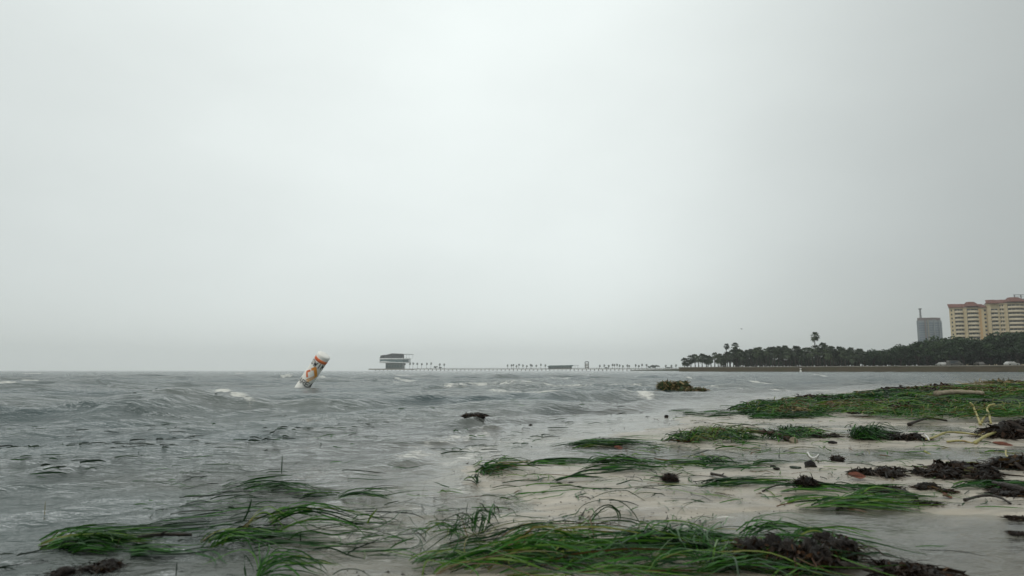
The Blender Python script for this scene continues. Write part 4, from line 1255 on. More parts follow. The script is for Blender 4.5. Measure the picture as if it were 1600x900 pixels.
def weed(name, parts, label, cat='seagrass', mat='blade', group=None, kind='stuff'):
    v, f, t = join(parts)
    o = obj_np(name, v, f, M[mat], attrs={'tint': t})
    return tag(o, label, cat, group, kind)

# --- the large near bank: roots at the left, blades combed to the right
W1, W2 = (0.0024, 0.0050), (0.0022, 0.0042)
weed('seagrass_bank', [
    blades([(655, 868), (780, 838), (830, 905), (645, 915)], 105, 20, 18, (0.16, 0.42), (0.004, 0.045), W1, (0.56, 0.22), 12, 1, 0.5, 0.015, tip=0.3),
    blades([(690, 850), (990, 852), (990, 872), (690, 884)], 85, 2, 13, (0.22, 0.55), (0.002, 0.013), W1, (0.38, 0.28), 12, 2, 0.22, 0.018),
    blades([(690, 880), (1000, 884), (1000, 915), (660, 915)], 90, 8, 18, (0.18, 0.5), (0.002, 0.016), W1, (0.40, 0.3), 12, 3, 0.3, 0.018, tip=0.25),
    blades([(820, 872), (1060, 852), (1080, 868), (840, 895)], 90, 11, 14, (0.15, 0.42), (0.002, 0.014), W1, (0.38, 0.26), 11, 4, 0.28, 0.018),
    blades([(705, 832), (770, 824), (780, 845), (695, 850)], 36, 50, 40, (0.06, 0.16), (0.02, 0.05), W2, (0.28, 0.15), 10, 5, 1.2, 0.008),
    blades([(990, 846), (1095, 842), (1100, 864), (985, 870)], 100, 10, 30, (0.06, 0.2), (0.002, 0.025), W1, (0.22, 0.16), 9, 6, 0.7, 0.02),
    strand([(893, 833), (896, 812), (908, 792), (928, 783), (955, 780), (975, 787), (990, 801), (998, 815), (1002, 824)], 1.85, 1.95, 0.003, 0.25, 26),
    strand([(915, 838), (920, 815), (932, 797), (948, 789), (960, 793), (969, 804), (968, 824)], 1.83, 1.88, 0.0055, 0.2, 24),
    strand([(918, 838), (924, 816), (936, 800), (950, 792), (964, 800), (967, 822)], 1.84, 1.86, 0.005, 0.28, 24),
    strand([(898, 834), (906, 818), (925, 812), (960, 808), (990, 812), (1015, 822)], 1.84, 1.95, 0.004, 0.24, 22),
    strand([(920, 838), (930, 822), (950, 814), (985, 815), (1008, 824), (1030, 828)], 1.83, 1.95, 0.005, 0.3, 22),
    strand([(905, 836), (925, 806), (948, 797), (955, 785)], 1.84, 1.9, 0.003, 0.28, 16),
    strand([(922, 780), (945, 770), (975, 766), (990, 772), (1008, 783)], 2.0, 2.05, 0.003, 0.2, 18),
    strand([(1050, 826), (1056, 806), (1068, 792), (1082, 785), (1100, 778)], 1.9, 2.0, 0.0035, 0.35, 16),
    strand([(1052, 826), (1060, 800), (1072, 786), (1108, 784)], 1.9, 2.0, 0.003, 0.3, 16),
    strand([(1076, 824), (1090, 812), (1102, 802)], 1.88, 1.9, 0.004, 0.12, 10),
    strand([(640, 898), (652, 860), (660, 825), (667, 800)], 1.6, 1.66, 0.0045, 0.2, 12),
    strand([(655, 895), (657, 875), (658, 855)], 1.6, 1.62, 0.004, 0.25, 8),
    strand([(727, 826), (728, 806), (731, 785)], 1.9, 1.9, 0.0035, 0.1, 8),
    strand([(696, 822), (700, 810), (715, 803), (725, 802), (745, 806)], 1.92, 1.95, 0.0035, 0.2, 14),
    strand([(735, 823), (742, 806), (750, 796), (760, 797), (770, 806)], 1.92, 1.95, 0.004, 0.18, 14),
    strand([(640, 880), (670, 845), (700, 830), (750, 823), (810, 825)], 1.65, 1.9, 0.004, 0.4, 16),
], 'dense bank of long green seagrass blades combed to the right at the lower middle edge', 'seagrass')
weed('seagrass_bank', [
    blades([(1100, 852), (1180, 842), (1180, 900), (1080, 915)], 110, 8, 22, (0.1, 0.34), (0.003, 0.022), W1, (0.34, 0.2), 10, 11, 0.6, 0.03),
    blades([(1150, 838), (1280, 844), (1270, 866), (1150, 856)], 60, 5, 14, (0.1, 0.26), (0.004, 0.025), W1, (0.42, 0.22), 10, 12, 0.4, 0.02),
    blades([(1020, 882), (1200, 870), (1240, 915), (1000, 915)], 100, 18, 20, (0.12, 0.32), (0.004, 0.03), W1, (0.40, 0.22), 10, 13, 0.5, 0.02, tip=0.2),
    blades([(1180, 866), (1300, 860), (1330, 915), (1200, 915)], 45, 20, 50, (0.05, 0.18), (0.005, 0.03), W2, (0.36, 0.28), 9, 14, 1.0, 0.02),
    strand([(1276, 851), (1278, 862), (1282, 870)], 1.62, 1.58, 0.007, 0.85, 8),
], 'green seagrass bank mixed with dark rotting weed at the lower edge, right of the hooped blades', 'seagrass')
# --- tufts on the left, half under water
weed('seagrass_tuft', [
    blades([(62, 838), (120, 832), (130, 862), (55, 868)], 170, 6, 12, (0.10, 0.22), (0.002, 0.012), W1, (0.36, 0.22), 9, 21, 0.4, 0.03, tip=0.25),
    blades([(85, 865), (120, 858), (125, 872), (85, 876)], 60, 8, 10, (0.06, 0.14), (0.003, 0.012), W1, (0.3, 0.2), 8, 22, 0.3, 0.015)],
    'thick drowned tuft of green seagrass in the shallows at the lower left', 'seagrass', kind='thing')
weed('seagrass_tuft', [
    blades([(375, 818), (440, 805), (460, 832), (380, 838)], 34, 25, 14, (0.12, 0.3), (0.02, 0.05), W1, (0.45, 0.2), 10, 23, 0.5, 0.01, tip=0.3),
    strand([(400, 812), (430, 800), (470, 793), (520, 800), (560, 812)], 1.85, 1.95, 0.006, 0.15, 18),
    strand([(430, 815), (470, 800), (510, 802), (555, 818), (573, 819)], 1.83, 1.88, 0.006, 0.12, 18),
    strand([(420, 822), (445, 803), (480, 797), (510, 806), (530, 811)], 1.82, 1.88, 0.005, 0.35, 18),
    strand([(408, 834), (414, 815), (430, 806), (465, 802), (500, 807)], 1.80, 1.88, 0.005, 0.5, 18),
    strand([(430, 832), (436, 812), (455, 804), (490, 800)], 1.8, 1.88, 0.004, 0.45, 14),
    strand([(307, 842), (325, 826), (350, 820), (380, 822)], 1.72, 1.8, 0.004, 0.3, 14),
    strand([(314, 878), (322, 855), (350, 830), (370, 820)], 1.6, 1.75, 0.0045, 0.3, 14),
    strand([(450, 846), (465, 833), (490, 830), (520, 836), (560, 830), (600, 838)], 1.72, 1.75, 0.0055, 0.42, 20),
    strand([(480, 818), (510, 828), (560, 828), (600, 822)], 1.78, 1.82, 0.003, 0.3, 16),
    strand([(380, 815), (388, 798), (393, 780)], 1.88, 1.88, 0.005, 0.15, 8),
    strand([(574, 818), (580, 806), (590, 795)], 1.86, 1.86, 0.006, 0.8, 8),
    strand([(556, 842), (575, 838), (600, 836)], 1.72, 1.74, 0.003, 0.4, 10)],
    'arching seagrass tuft with blades bowed to the right in the shallows left of the shoreline', 'seagrass', kind='thing')
weed('seagrass_tuft', [
    blades([(312, 856), (340, 850), (350, 864), (315, 866)], 48, 10, 12, (0.08, 0.2), (0.004, 0.025), W1, (0.32, 0.18), 9, 24, 0.3, 0.02, tip=0.3),
    blades([(350, 848), (420, 844), (425, 852), (350, 858)], 26, 5, 10, (0.06, 0.16), (0.003, 0.012), W1, (0.3, 0.18), 8, 25, 0.3, 0.01)],
    'low seagrass tuft just below the arching tuft at the lower left', 'seagrass', kind='thing')
weed('seagrass_tuft', [
    blades([(338, 758), (378, 755), (385, 768), (340, 768)], 36, 6, 14, (0.12, 0.3), (0.003, 0.012), W1, (0.25, 0.16), 8, 26, 0.4, 0.008),
    blades([(380, 768), (460, 756), (480, 770), (390, 780)], 36, 14, 14, (0.1, 0.26), (0.003, 0.02), W1, (0.35, 0.2), 8, 27, 0.4, 0.008),
    blades([(525, 772), (560, 770), (560, 780), (525, 780)], 26, 6, 12, (0.08, 0.2), (0.003, 0.02), W1, (0.3, 0.18), 8, 28, 0.4, 0.008),
    blades([(450, 772), (480, 772), (480, 778), (450, 778)], 20, 3, 10, (0.06, 0.14), (0.003, 0.01), W1, (0.2, 0.12), 8, 29, 0.4, 0.008)],
    'scattered flat seagrass strands lying on the shallows above the arching tuft', 'seagrass')
weed('seagrass_tuft', [
    strand([(385, 905), (382, 885), (383, 868), (392, 880), (398, 895)], 1.45, 1.45, 0.004, 0.2, 16),
    strand([(400, 892), (430, 878), (460, 870), (485, 874), (505, 885), (515, 900)], 1.47, 1.45, 0.005, 0.3, 20),
    strand([(410, 898), (440, 885), (470, 882), (500, 890), (515, 902)], 1.43, 1.42, 0.0045, 0.32, 20),
    strand([(398, 905), (430, 892), (470, 892), (500, 900)], 1.41, 1.42, 0.004, 0.35, 18),
    strand([(520, 898), (535, 890), (560, 890), (578, 900), (590, 903)], 1.43, 1.41, 0.003, 0.15, 18),
    blades([(390, 895), (420, 890), (430, 910), (385, 912)], 26, 25, 30, (0.06, 0.18), (0.01, 0.05), W2, (0.45, 0.2), 10, 30, 0.8, 0.01)],
    'loose hoops of thin seagrass at the bottom edge left of the big bank', 'seagrass', kind='thing')
# --- middle distance
def blt(*a, **k): return blades(*a, **k)
weed('seagrass_tuft', [
    blades([(738, 732), (775, 726), (785, 740), (742, 744)], 80, 8, 30, (0.08, 0.25), (0.003, 0.018), (0.003, 0.006), (0.36, 0.28), 8, 31, 0.8, 0.02),
    blades([(780, 726), (880, 718), (890, 728), (790, 736)], 26, 10, 10, (0.15, 0.42), (0.003, 0.012), (0.004, 0.006), (0.26, 0.16), 8, 32, 0.3, 0.008),
    blades([(745, 742), (770, 738), (775, 762), (745, 764)], 30, 70, 50, (0.05, 0.13), (0.003, 0.02), (0.003, 0.005), (0.3, 0.2), 7, 33, 0.8, 0.008)],
    'seagrass tuft streaming to the right just above the waterline in the middle', 'seagrass', kind='thing')
weed('seagrass_tuft', [
    blades([(855, 698), (965, 688), (975, 694), (860, 702)], 100, 6, 9, (0.15, 0.45), (0.002, 0.016), (0.003, 0.006), (0.28, 0.2), 8, 34, 0.3, 0.02),
    blades([(890, 700), (960, 694), (965, 702), (895, 708)], 45, 5, 20, (0.08, 0.25), (0.003, 0.02), (0.004, 0.007), (0.35, 0.28), 7, 35, 0.5, 0.015)],
    'long low strip of green seagrass on the wet sand above the central tuft', 'seagrass', kind='thing')
weed('seagrass_tuft', [
    blades([(908, 726), (955, 720), (970, 730), (912, 734)], 70, 6, 18, (0.08, 0.28), (0.003, 0.018), (0.003, 0.006), (0.36, 0.28), 8, 36, 0.5, 0.025),
    blades([(850, 748), (960, 730), (985, 738), (860, 760)], 34, 16, 9, (0.15, 0.4), (0.003, 0.012), (0.004, 0.006), (0.26, 0.16), 8, 37, 0.3, 0.006),
    blades([(950, 732), (1100, 722), (1110, 732), (960, 742)], 40, 6, 9, (0.15, 0.4), (0.003, 0.012), (0.004, 0.006), (0.28, 0.18), 8, 38, 0.3, 0.008),
    blades([(1092, 720), (1112, 716), (1116, 732), (1094, 734)], 50, 30, 60, (0.05, 0.14), (0.004, 0.03), (0.004, 0.006), (0.25, 0.15), 7, 39, 0.7, 0.012)],
    'seagrass tuft with long strands fanned over the bare sand in the middle of the beach', 'seagrass', kind='thing')
weed('seagrass_tuft', [
    blades([(1040, 756), (1190, 752), (1200, 768), (1050, 772)], 44, 2, 9, (0.12, 0.4), (0.003, 0.012), (0.004, 0.006), (0.30, 0.2), 8, 40, 0.3, 0.006),
    blades([(1060, 744), (1170, 722), (1180, 730), (1070, 752)], 24, 14, 9, (0.12, 0.34), (0.003, 0.012), (0.004, 0.006), (0.34, 0.2), 8, 41, 0.3, 0.006)],
    'flat seagrass strands drawn across the sand right of the brown fuzzy ball', 'seagrass', kind='thing')
weed('seagrass_mound', [
    blades([(1025, 694), (1090, 680), (1165, 682), (1165, 694)], 520, 10, 45, (0.06, 0.22), (0.002, 0.022), (0.003, 0.006), (0.36, 0.28), 7, 42, 0.8, 0.04),
    blades([(1060, 688), (1160, 678), (1165, 690), (1070, 698)], 260, 0, 60, (0.05, 0.16), (0.002, 0.022), (0.003, 0.006), (0.80, 0.25), 7, 43, 0.9, 0.06)],
    'rounded mound of green seagrass with brown top beside the long brown stick', 'seagrass', kind='thing')
weed('seagrass_mound', [
    blades([(1180, 688), (1235, 678), (1255, 684), (1240, 698)], 190, 10, 40, (0.06, 0.2), (0.005, 0.04), (0.004, 0.007), (0.3, 0.22), 7, 44, 0.7, 0.03),
    blades([(1210, 682), (1280, 676), (1285, 686), (1215, 692)], 110, 5, 30, (0.06, 0.2), (0.005, 0.03), (0.004, 0.007), (0.6, 0.3), 7, 45, 0.7, 0.03)],
    'small low seagrass mound just beyond the right end of the brown stick', 'seagrass', kind='thing')
weed('seagrass_mound', [
    blades([(1322, 692), (1335, 683), (1368, 684), (1368, 692)], 300, 5, 40, (0.06, 0.2), (0.004, 0.04), (0.004, 0.007), (0.26, 0.16), 7, 46, 0.7, 0.05)],
    'compact bright green seagrass mound left of the dark weed and yellow vine', 'seagrass', kind='thing')
weed('seagrass_tuft', [
    blades([(1220, 784), (1330, 780), (1410, 790), (1240, 798)], 85, 4, 10, (0.1, 0.36), (0.003, 0.014), (0.004, 0.006), (0.48, 0.22), 8, 47, 0.3, 0.012),
    blades([(1190, 772), (1340, 766), (1345, 776), (1195, 780)], 46, 3, 10, (0.1, 0.3), (0.003, 0.014), (0.004, 0.006), (0.34, 0.2), 8, 48, 0.3, 0.01),
    blades([(1480, 764), (1560, 766), (1560, 774), (1480, 770)], 90, -4, 8, (0.08, 0.25), (0.003, 0.012), (0.004, 0.006), (0.25, 0.15), 8, 49, 0.3, 0.012)],
    'yellow-green flattened seagrass under the dark twig on the sand at right', 'seagrass', kind='thing')

# --- the wide far mat on the spit, on a low under-layer of rotting weed
def mat_sheet(name, poly_rows, thick, label, cat, seed, mat='mat_under'):
    px, py = W2P(sx, sy)
    t = np.log(np.maximum(py - HZ, 0.05))
    ry = np.log(np.array([q[0] for q in poly_rows], float) - HZ)
    lo = np.interp(t, ry, [q[1] for q in poly_rows]); hi = np.interp(t, ry, [q[2] for q in poly_rows])
    nz = (fbm(sx * 1.1, sy * 1.1, seed, 5) - 0.5)
    e = np.minimum(px - lo, hi - px) / 90.0
    ev = np.minimum(t - ry[0], ry[-1] - t) / 0.16
    msk = np.clip(np.minimum(e, ev), -1, 1) + nz * 2.2
    inside = (t > ry[0] - 0.1) & (t < ry[-1] + 0.1)
    msk = np.where(inside, msk, -1)
    z = sz + thick * sstep(0.0, 0.7, msk) * (0.25 + 1.5 * fbm(sx * 3.4, sy * 3.4, seed + 5, 5)) - 0.012 * (msk < 0.02) + 0.002
    z = np.maximum(z, -0.02)
    keepf = (msk[sf] > 0.0).any(axis=1)
    f2 = sf[keepf]; us = np.unique(f2)
    rm = np.full(len(sx), -1, dtype=np.int64); rm[us] = np.arange(len(us))
    o = obj_np(name, np.stack([sx, sy, z], -1)[us], rm[f2], M[mat])
    tag(o, label, cat, None, 'stuff')
    return msk
FAR_ROWS = [(599, 1590, 2100), (604, 1540, 2100), (611, 1480, 2100), (619, 1395, 2100), (627, 1290, 2100), (635, 1205, 2100), (644, 1150, 2100), (651, 1175, 2100), (657, 1290, 2100), (662, 1420, 2100)]
far_mask = mat_sheet('weed_mat', FAR_ROWS[:-2], 0.042, 'matted layer of rotting weed under the far green mat on the spit', 'seaweed', 91)
def far_z(x, y):
    z = surf_z(x, y)
    return z + 0.042 * (0.25 + 1.5 * fbm(x * 3.4, y * 3.4, 96, 5)) * 0.8 - 0.006
rr = []
rg = np.random.default_rng(5)
t_rows = np.log(np.array([q[0] for q in FAR_ROWS], float) - HZ)
for b in range(14):
    ta, tb = t_rows[0] + (t_rows[-1] - t_rows[0]) * b / 14, t_rows[0] + (t_rows[-1] - t_rows[0]) * (b + 1) / 14
    ya, yb = HZ + math.exp(ta), HZ + math.exp(tb)
    la, lb = np.interp(ta, t_rows, [q[1] for q in FAR_ROWS]), np.interp(tb, t_rows, [q[1] for q in FAR_ROWS])
    wd = 0.45 * (yb - HZ) / 60
    n = int(2300 * (1700 - lb) / 500)
    dist = 445 / (0.5 * (ya + yb) - HZ)
    wsc = max(1.0, dist / 6)
    rr.append(blades([(la - 25, ya), (1730, ya), (1730, yb), (lb - 25, yb)], n, 8, 30, (0.10 * wsc, 0.28 * wsc), (0.001, 0.020), (0.0045 * wsc, 0.009 * wsc), (0.36 + 0.10 * math.sin(b * 1.7), 0.2), 6, 300 + b, 0.7, 0.035, zf=far_z, patchy=0.475))
    rr.append(blades([(la - 10, ya), (1730, ya), (1730, yb), (lb, yb)], n // 5, 8, 50, (0.08 * wsc, 0.22 * wsc), (0.002, 0.03), (0.004 * wsc, 0.008 * wsc), (0.82, 0.15), 6, 330 + b, 0.8, 0.06, zf=far_z, patchy=0.455))
weed('seagrass_mat', rr, 'broad mat of torn green seagrass covering the spit at the right', 'seagrass')
weed('seagrass_tuft', [blades([(1040, 640), (1170, 628), (1180, 650), (1060, 655)], 150, 4, 12, (0.1, 0.35), (0.001, 0.008), (0.004, 0.008), (0.22, 0.15), 6, 350, 0.3, 0.01),
                       blades([(1150, 645), (1260, 634), (1290, 655), (1170, 658)], 900, 6, 25, (0.1, 0.3), (0.002, 0.02), (0.004, 0.008), (0.28, 0.18), 6, 351, 0.4, 0.03)],
     'thin floating strands trailing into the water from the tip of the green mat', 'seagrass')

# --- bits of weed adrift on the sea
rg = np.random.default_rng(12)
fl = [blades([(-60, 640), (700, 615), (600, 700), (-60, 760)], 760, 12, 25, (0.02, 0.11), (0.0, 0.006), (0.004, 0.010), (0.0, 0.08), 5, 401, 0.6, 0.0, lift=0.004, patchy=0.52, bundle=3),
      blades([(-60, 740), (560, 700), (420, 830), (-60, 900)], 620, 12, 22, (0.015, 0.08), (0.0, 0.004), (0.002, 0.006), (0.02, 0.10), 6, 402, 0.5, 0.0, lift=0.003, patchy=0.50, bundle=3),
      blades([(200, 720), (640, 690), (600, 860), (180, 890)], 170, 10, 16, (0.05, 0.24), (0.0, 0.008), (0.002, 0.005), (0.2, 0.2), 8, 405, 0.5, 0.0, lift=0.003, bundle=3),
      blades([(560, 690), (860, 620), (1060, 640), (760, 720)], 240, 10, 20, (0.03, 0.16), (0.0, 0.008), (0.004, 0.008), (0.12, 0.12), 6, 403, 0.5, 0.0, lift=0.004, patchy=0.47, bundle=3),
      blades([(160, 790), (420, 760), (420, 860), (160, 880)], 100, 10, 10, (0.06, 0.2), (0.0, 0.006), (0.003, 0.006), (0.2, 0.15), 7, 404, 0.4, 0.0, lift=0.006)]
weed('floating_seagrass', fl, 'dark scraps of torn seagrass adrift all over the shallow water', 'seagrass')
# --- scraps on the sand
sc_ = [blades([(760, 730), (1650, 700), (1650, 800), (620, 800)], 420, 5, 45, (0.03, 0.16), (0.0, 0.008), (0.002, 0.005), (0.45, 0.4), 6, 411, 0.8, 0.002, bundle=2),
       blades([(1040, 655), (1650, 655), (1650, 715), (960, 715)], 420, 5, 45, (0.04, 0.22), (0.0, 0.01), (0.003, 0.007), (0.5, 0.4), 6, 412, 0.8, 0.004, bundle=2),
       blades([(620, 790), (1000, 790), (1650, 880), (560, 880)], 130, 5, 40, (0.03, 0.16), (0.0, 0.006), (0.002, 0.004), (0.3, 0.35), 7, 413, 0.8, 0.001, bundle=2)]
sc_ += [blades([(640, 835), (1090, 835), (1120, 905), (640, 905)], 60, 20, 60, (0.08, 0.3), (0.004, 0.035), (0.002, 0.004), (0.55, 0.35), 11, 414, 0.9, 0.02, bundle=1),
        blades([(440, 770), (720, 745), (700, 880), (560, 890)], 110, 10, 35, (0.05, 0.24), (0.0, 0.012), (0.0018, 0.0036), (0.30, 0.28), 9, 415, 0.8, 0.002, bundle=2),
        blades([(840, 690), (1180, 690), (1180, 770), (760, 775)], 120, 10, 22, (0.08, 0.34), (0.0, 0.01), (0.002, 0.0045), (0.28, 0.25), 9, 416, 0.5, 0.002, bundle=2)]
weed('seagrass_litter', sc_, 'fine scraps of torn seagrass strewn over the bare sand', 'seagrass')
# --- shell grit, twiglets and peat crumbs on the sand
def grit(quad, n, size, seed, mat, name, label, cat):
    rg = np.random.default_rng(seed)
    q = np.array(quad, float)
    u, v = rg.random(n), rg.random(n)
    p = (q[0] * (1 - u)[:, None] + q[1] * u[:, None]) * (1 - v)[:, None] + (q[3] * (1 - u)[:, None] + q[2] * u[:, None]) * v[:, None]
    dx, dy = (p[:, 0] - 800) / FOC, -(p[:, 1] - 450) / FOC
    kz = -CAM_H / (SP + dy * CP)
    x, y = dx * kz, (CP - dy * SP) * kz
    ok = (sandz(x, y) > -0.012) & (fbm(x * 2.2, y * 6.0, seed, 4) > 0.46)
    x, y = x[ok], y[ok]; n = len(x)
    s = rg.uniform(*size, n) * rg.random(n) ** 0.6 * np.maximum(1, y / 2.5)
    a = rg.uniform(0, 2 * PI, n); l = s * rg.uniform(0.8, 2.6, n)
    z = surf_z(x, y)
    d = np.stack([np.cos(a) * l, np.sin(a) * l], 1); e = np.stack([-np.sin(a) * s, np.cos(a) * s], 1)
    b = np.stack([x, y], 1)
    V = np.stack([np.c_[b - d, z - 0.001], np.c_[b + e * rg.uniform(0.5, 1, (n, 1)), z], np.c_[b + d, z - 0.001], np.c_[b - e * rg.uniform(0.5, 1, (n, 1)), z], np.c_[b + d * rg.uniform(-0.4, 0.4, (n, 1)), z + s * 0.8]], 1).reshape(-1, 3)
    i0 = np.arange(n)[:, None] * 5
    F = np.concatenate([i0 + np.array([[0, 4, 1]]), i0 + np.array([[1, 4, 2]]), i0 + np.array([[2, 4, 3]]), i0 + np.array([[3, 4, 0]])])
    o = obj_np(name, V, F, M[mat], smooth=False)
    tag(o, label, cat, None, 'stuff')
SAND_Q = [(820, 650), (1660, 650), (1660, 900), (480, 900)]
grit(SAND_Q, 5200, (0.0012, 0.0035), 71, 'lump', 'peat_crumbs', 'dark crumbs of rotted weed peppered over the wet sand', 'debris')
grit(SAND_Q, 1500, (0.0010, 0.0028), 72, 'shell', 'shell_grit', 'white shell fragments sprinkled over the wet sand', 'shell grit')
grit(SAND_Q, 1600, (0.0012, 0.004), 73, 'stick', 'bark_crumbs', 'brown splinters and bark crumbs over the wet sand', 'debris')
# --- single stems standing out of water and sand
stems = [(1007, 0), (536, 738), (440, 735), (475, 750), (567, 790), (648, 704), (1217, 712), (833, 745), (897, 785), (1000, 745), (1120, 700), (130, 822), (180, 860), (255, 900), (275, 900), (250, 800), (70, 800), (560, 880), (470, 850), (1422, 878), (660, 770), (1110, 700), (930, 690), (870, 688), (770, 700), (1320, 700), (690, 795), (740, 782), (620, 830), (1500, 878)]
sg = random.Random(77)
for k, (px, py) in enumerate(stems[2::2]):
    x, y = G(px, py)
    h = sg.uniform(0.018, 0.05) * (1.0 if py > 740 else 1.6)
    lean = sg.uniform(-0.3, 0.6)
    P = np.array([[(x + lean * h * (t ** 1.4), y + 0.05 * h * t, float(surf_z(x, y)) - 0.01 + (h + 0.01) * t) for t in np.linspace(0, 1, 7)]])
    v, f, tt = ribbons(P, np.array([0.0032 if py > 740 else 0.005]), np.array([0.3]), np.array([sg.choice([0.02, 0.1, 0.2, 0.95])]))
    o = obj_np('lone_seagrass', v, f, M['blade'], attrs={'tint': tt})
    tag(o, 'single thin seagrass blade poking up by itself out of the shallows or sand', 'seagrass', 'single upright seagrass blades')

# ------------------------------------------------------------------ debris on the sand
def fuzzy(px, py, r_px, n, label, name='weed_ball', mat='algae', cat='seaweed', flat=0.8, wide=1.0, seed=0, core='lump', length=1.0, tint=(0.4, 0.25), up=0.0, group=None, dz=0.0):
    """clump of short fibres round a lumpy core"""
    x, y = G(px, py)
    d = math.hypot(x, y)
    rad = r_px / FOC * d
    rg = np.random.default_rng(seed + 500)
    z0 = float(surf_z(x, y)) + dz if dz >= 0 else 0.0
    if 'ball' not in name: flat = flat * 1.1
    root = empty(name, (x, y, z0), label, cat, group)
    nl = 1 if 'ball' in name else 7
    lobes_ = [(0.0, 0.0, 1.0)] if nl == 1 else [(rg.uniform(-0.75, 0.75), rg.uniform(-0.6, 0.6), rg.uniform(0.28, 0.5)) for _ in range(nl)]
    if 'reed' in name:
        lobes_ = [(-0.8 + 1.6 * q_ / 6 + rg.uniform(-0.1, 0.1), rg.uniform(-0.25, 0.25), rg.uniform(0.28, 0.48)) for q_ in range(7)]
    bm = bmesh.new()
    for (lx, ly, lr) in lobes_:
        made = bmesh.ops.create_icosphere(bm, subdivisions=3, radius=1)['verts']
        q = rg.uniform(0, 50)
        for v in made:
            c = v.co.copy()
            k = 0.35 + 0.95 * float(fbm(np.array([c.x * 1.9 + q]), np.array([c.y * 1.9 + c.z * 2.3]), seed, 4)[0])
            v.co = Vector(((lx + c.x * lr * k) * rad * wide, (ly + c.y * lr * k) * rad * wide, c.z * rad * flat * k * (0.4 + 0.6 * lr) + rad * flat * 0.3 * lr))
    me = bpy.data.meshes.new('core'); bm.to_mesh(me); bm.free()
    me.polygons.foreach_set('use_smooth', np.ones(len(me.polygons), dtype=bool))
    me.materials.append(M[core])
    link(bpy.data.objects.new('core', me), root)
    dirs = rg.normal(size=(n, 3)); dirs[:, 2] = np.abs(dirs[:, 2]) * (1.0 if nl == 1 else 0.55) + up; dirs /= np.linalg.norm(dirs, axis=1)[:, None]
    S = 7
    s = np.linspace(0, 1, S)
    L_ = rad * length * rg.uniform(0.25, 0.75, n) * (1.0 if nl == 1 else 0.8)
    kx = rg.normal(0, 0.55, (n, 3)); kx[:, 2] *= 0.4
    wv = rg.normal(0, 0.22, (n, 1, 3)) * np.sin(s[None, :, None] * rg.uniform(4, 11, (n, 1, 1)))
    LB = np.array(lobes_)[rg.integers(0, nl, n)]
    sc3 = np.stack([rad * wide * LB[:, 2], rad * wide * LB[:, 2], rad * flat * (0.4 + 0.6 * LB[:, 2])], 1)
    base_ = np.stack([LB[:, 0] * rad * wide, LB[:, 1] * rad * wide, rad * flat * 0.25 * LB[:, 2]], 1)
    P = base_[:, None, :] + (dirs * sc3 * rg.uniform(0.45, 0.85, (n, 1)))[:, None, :] + (dirs[:, None, :] + kx[:, None, :] * s[None, :, None]) * (L_[:, None] * s[None, :])[..., None] + wv * (L_[:, None] * s[None, :])[..., None]
    P[..., 2] -= (0.9 if nl > 1 else 0.4) * L_[:, None] * (s[None, :] ** 2) * max(0.0, 1 - up)
    P[..., 2] = np.maximum(P[..., 2], 0.002 + 0.004 * rg.random((n, 1)))
    v, f, t = ribbons(P, np.clip(rg.uniform(0.035, 0.13, n) * rad, 0.0012, 0.006 + 0.08 * rad), rg.uniform(-1.3, 1.3, n), np.clip(rg.normal(tint[0], tint[1], n), 0, 1))
    if nl > 1:
        # long wet strings trailing out over the sand
        ns = max(14, n // 7)
        th_ = rg.normal(0.1, 0.7, ns) + (rg.random(ns) < 0.35) * PI
        st_ = rad * rg.uniform(0.7, 1.9, ns)
        ss = np.linspace(0, 1, 9)
        an_ = th_[:, None] + rg.normal(0, 0.9, (ns, 1)) * ss[None, :] + 0.5 * np.sin(ss[None, :] * rg.uniform(3, 9, (ns, 1)))
        X_ = rad * rg.uniform(-0.6, 0.6, (ns, 1)) + np.cumsum(np.cos(an_), 1) * st_[:, None] / 9
        Y_ = rad * rg.uniform(-0.5, 0.5, (ns, 1)) + np.cumsum(np.sin(an_), 1) * st_[:, None] / 9
        Z_ = np.maximum(rad * flat * 0.35 * (1 - ss[None, :] * 1.6), 0) + 0.003 + 0.10 * rad * np.abs(np.sin(ss[None, :] * rg.uniform(2, 7, (ns, 1)))) * rg.random((ns, 1)) ** 2
        v2, f2, t2 = ribbons(np.stack([X_, Y_, Z_], -1), np.clip(rg.uniform(0.02, 0.06, ns) * rad, 0.0012, 0.012), rg.uniform(-0.8, 0.8, ns), np.clip(rg.normal(tint[0], tint[1], ns), 0, 1))
        v, f, t = join([(v, f, t), (v2, f2, t2)])
    o = obj_np('fronds', v, f, M[mat], root, attrs={'tint': t})
    o['kind'] = 'stuff'
    return root

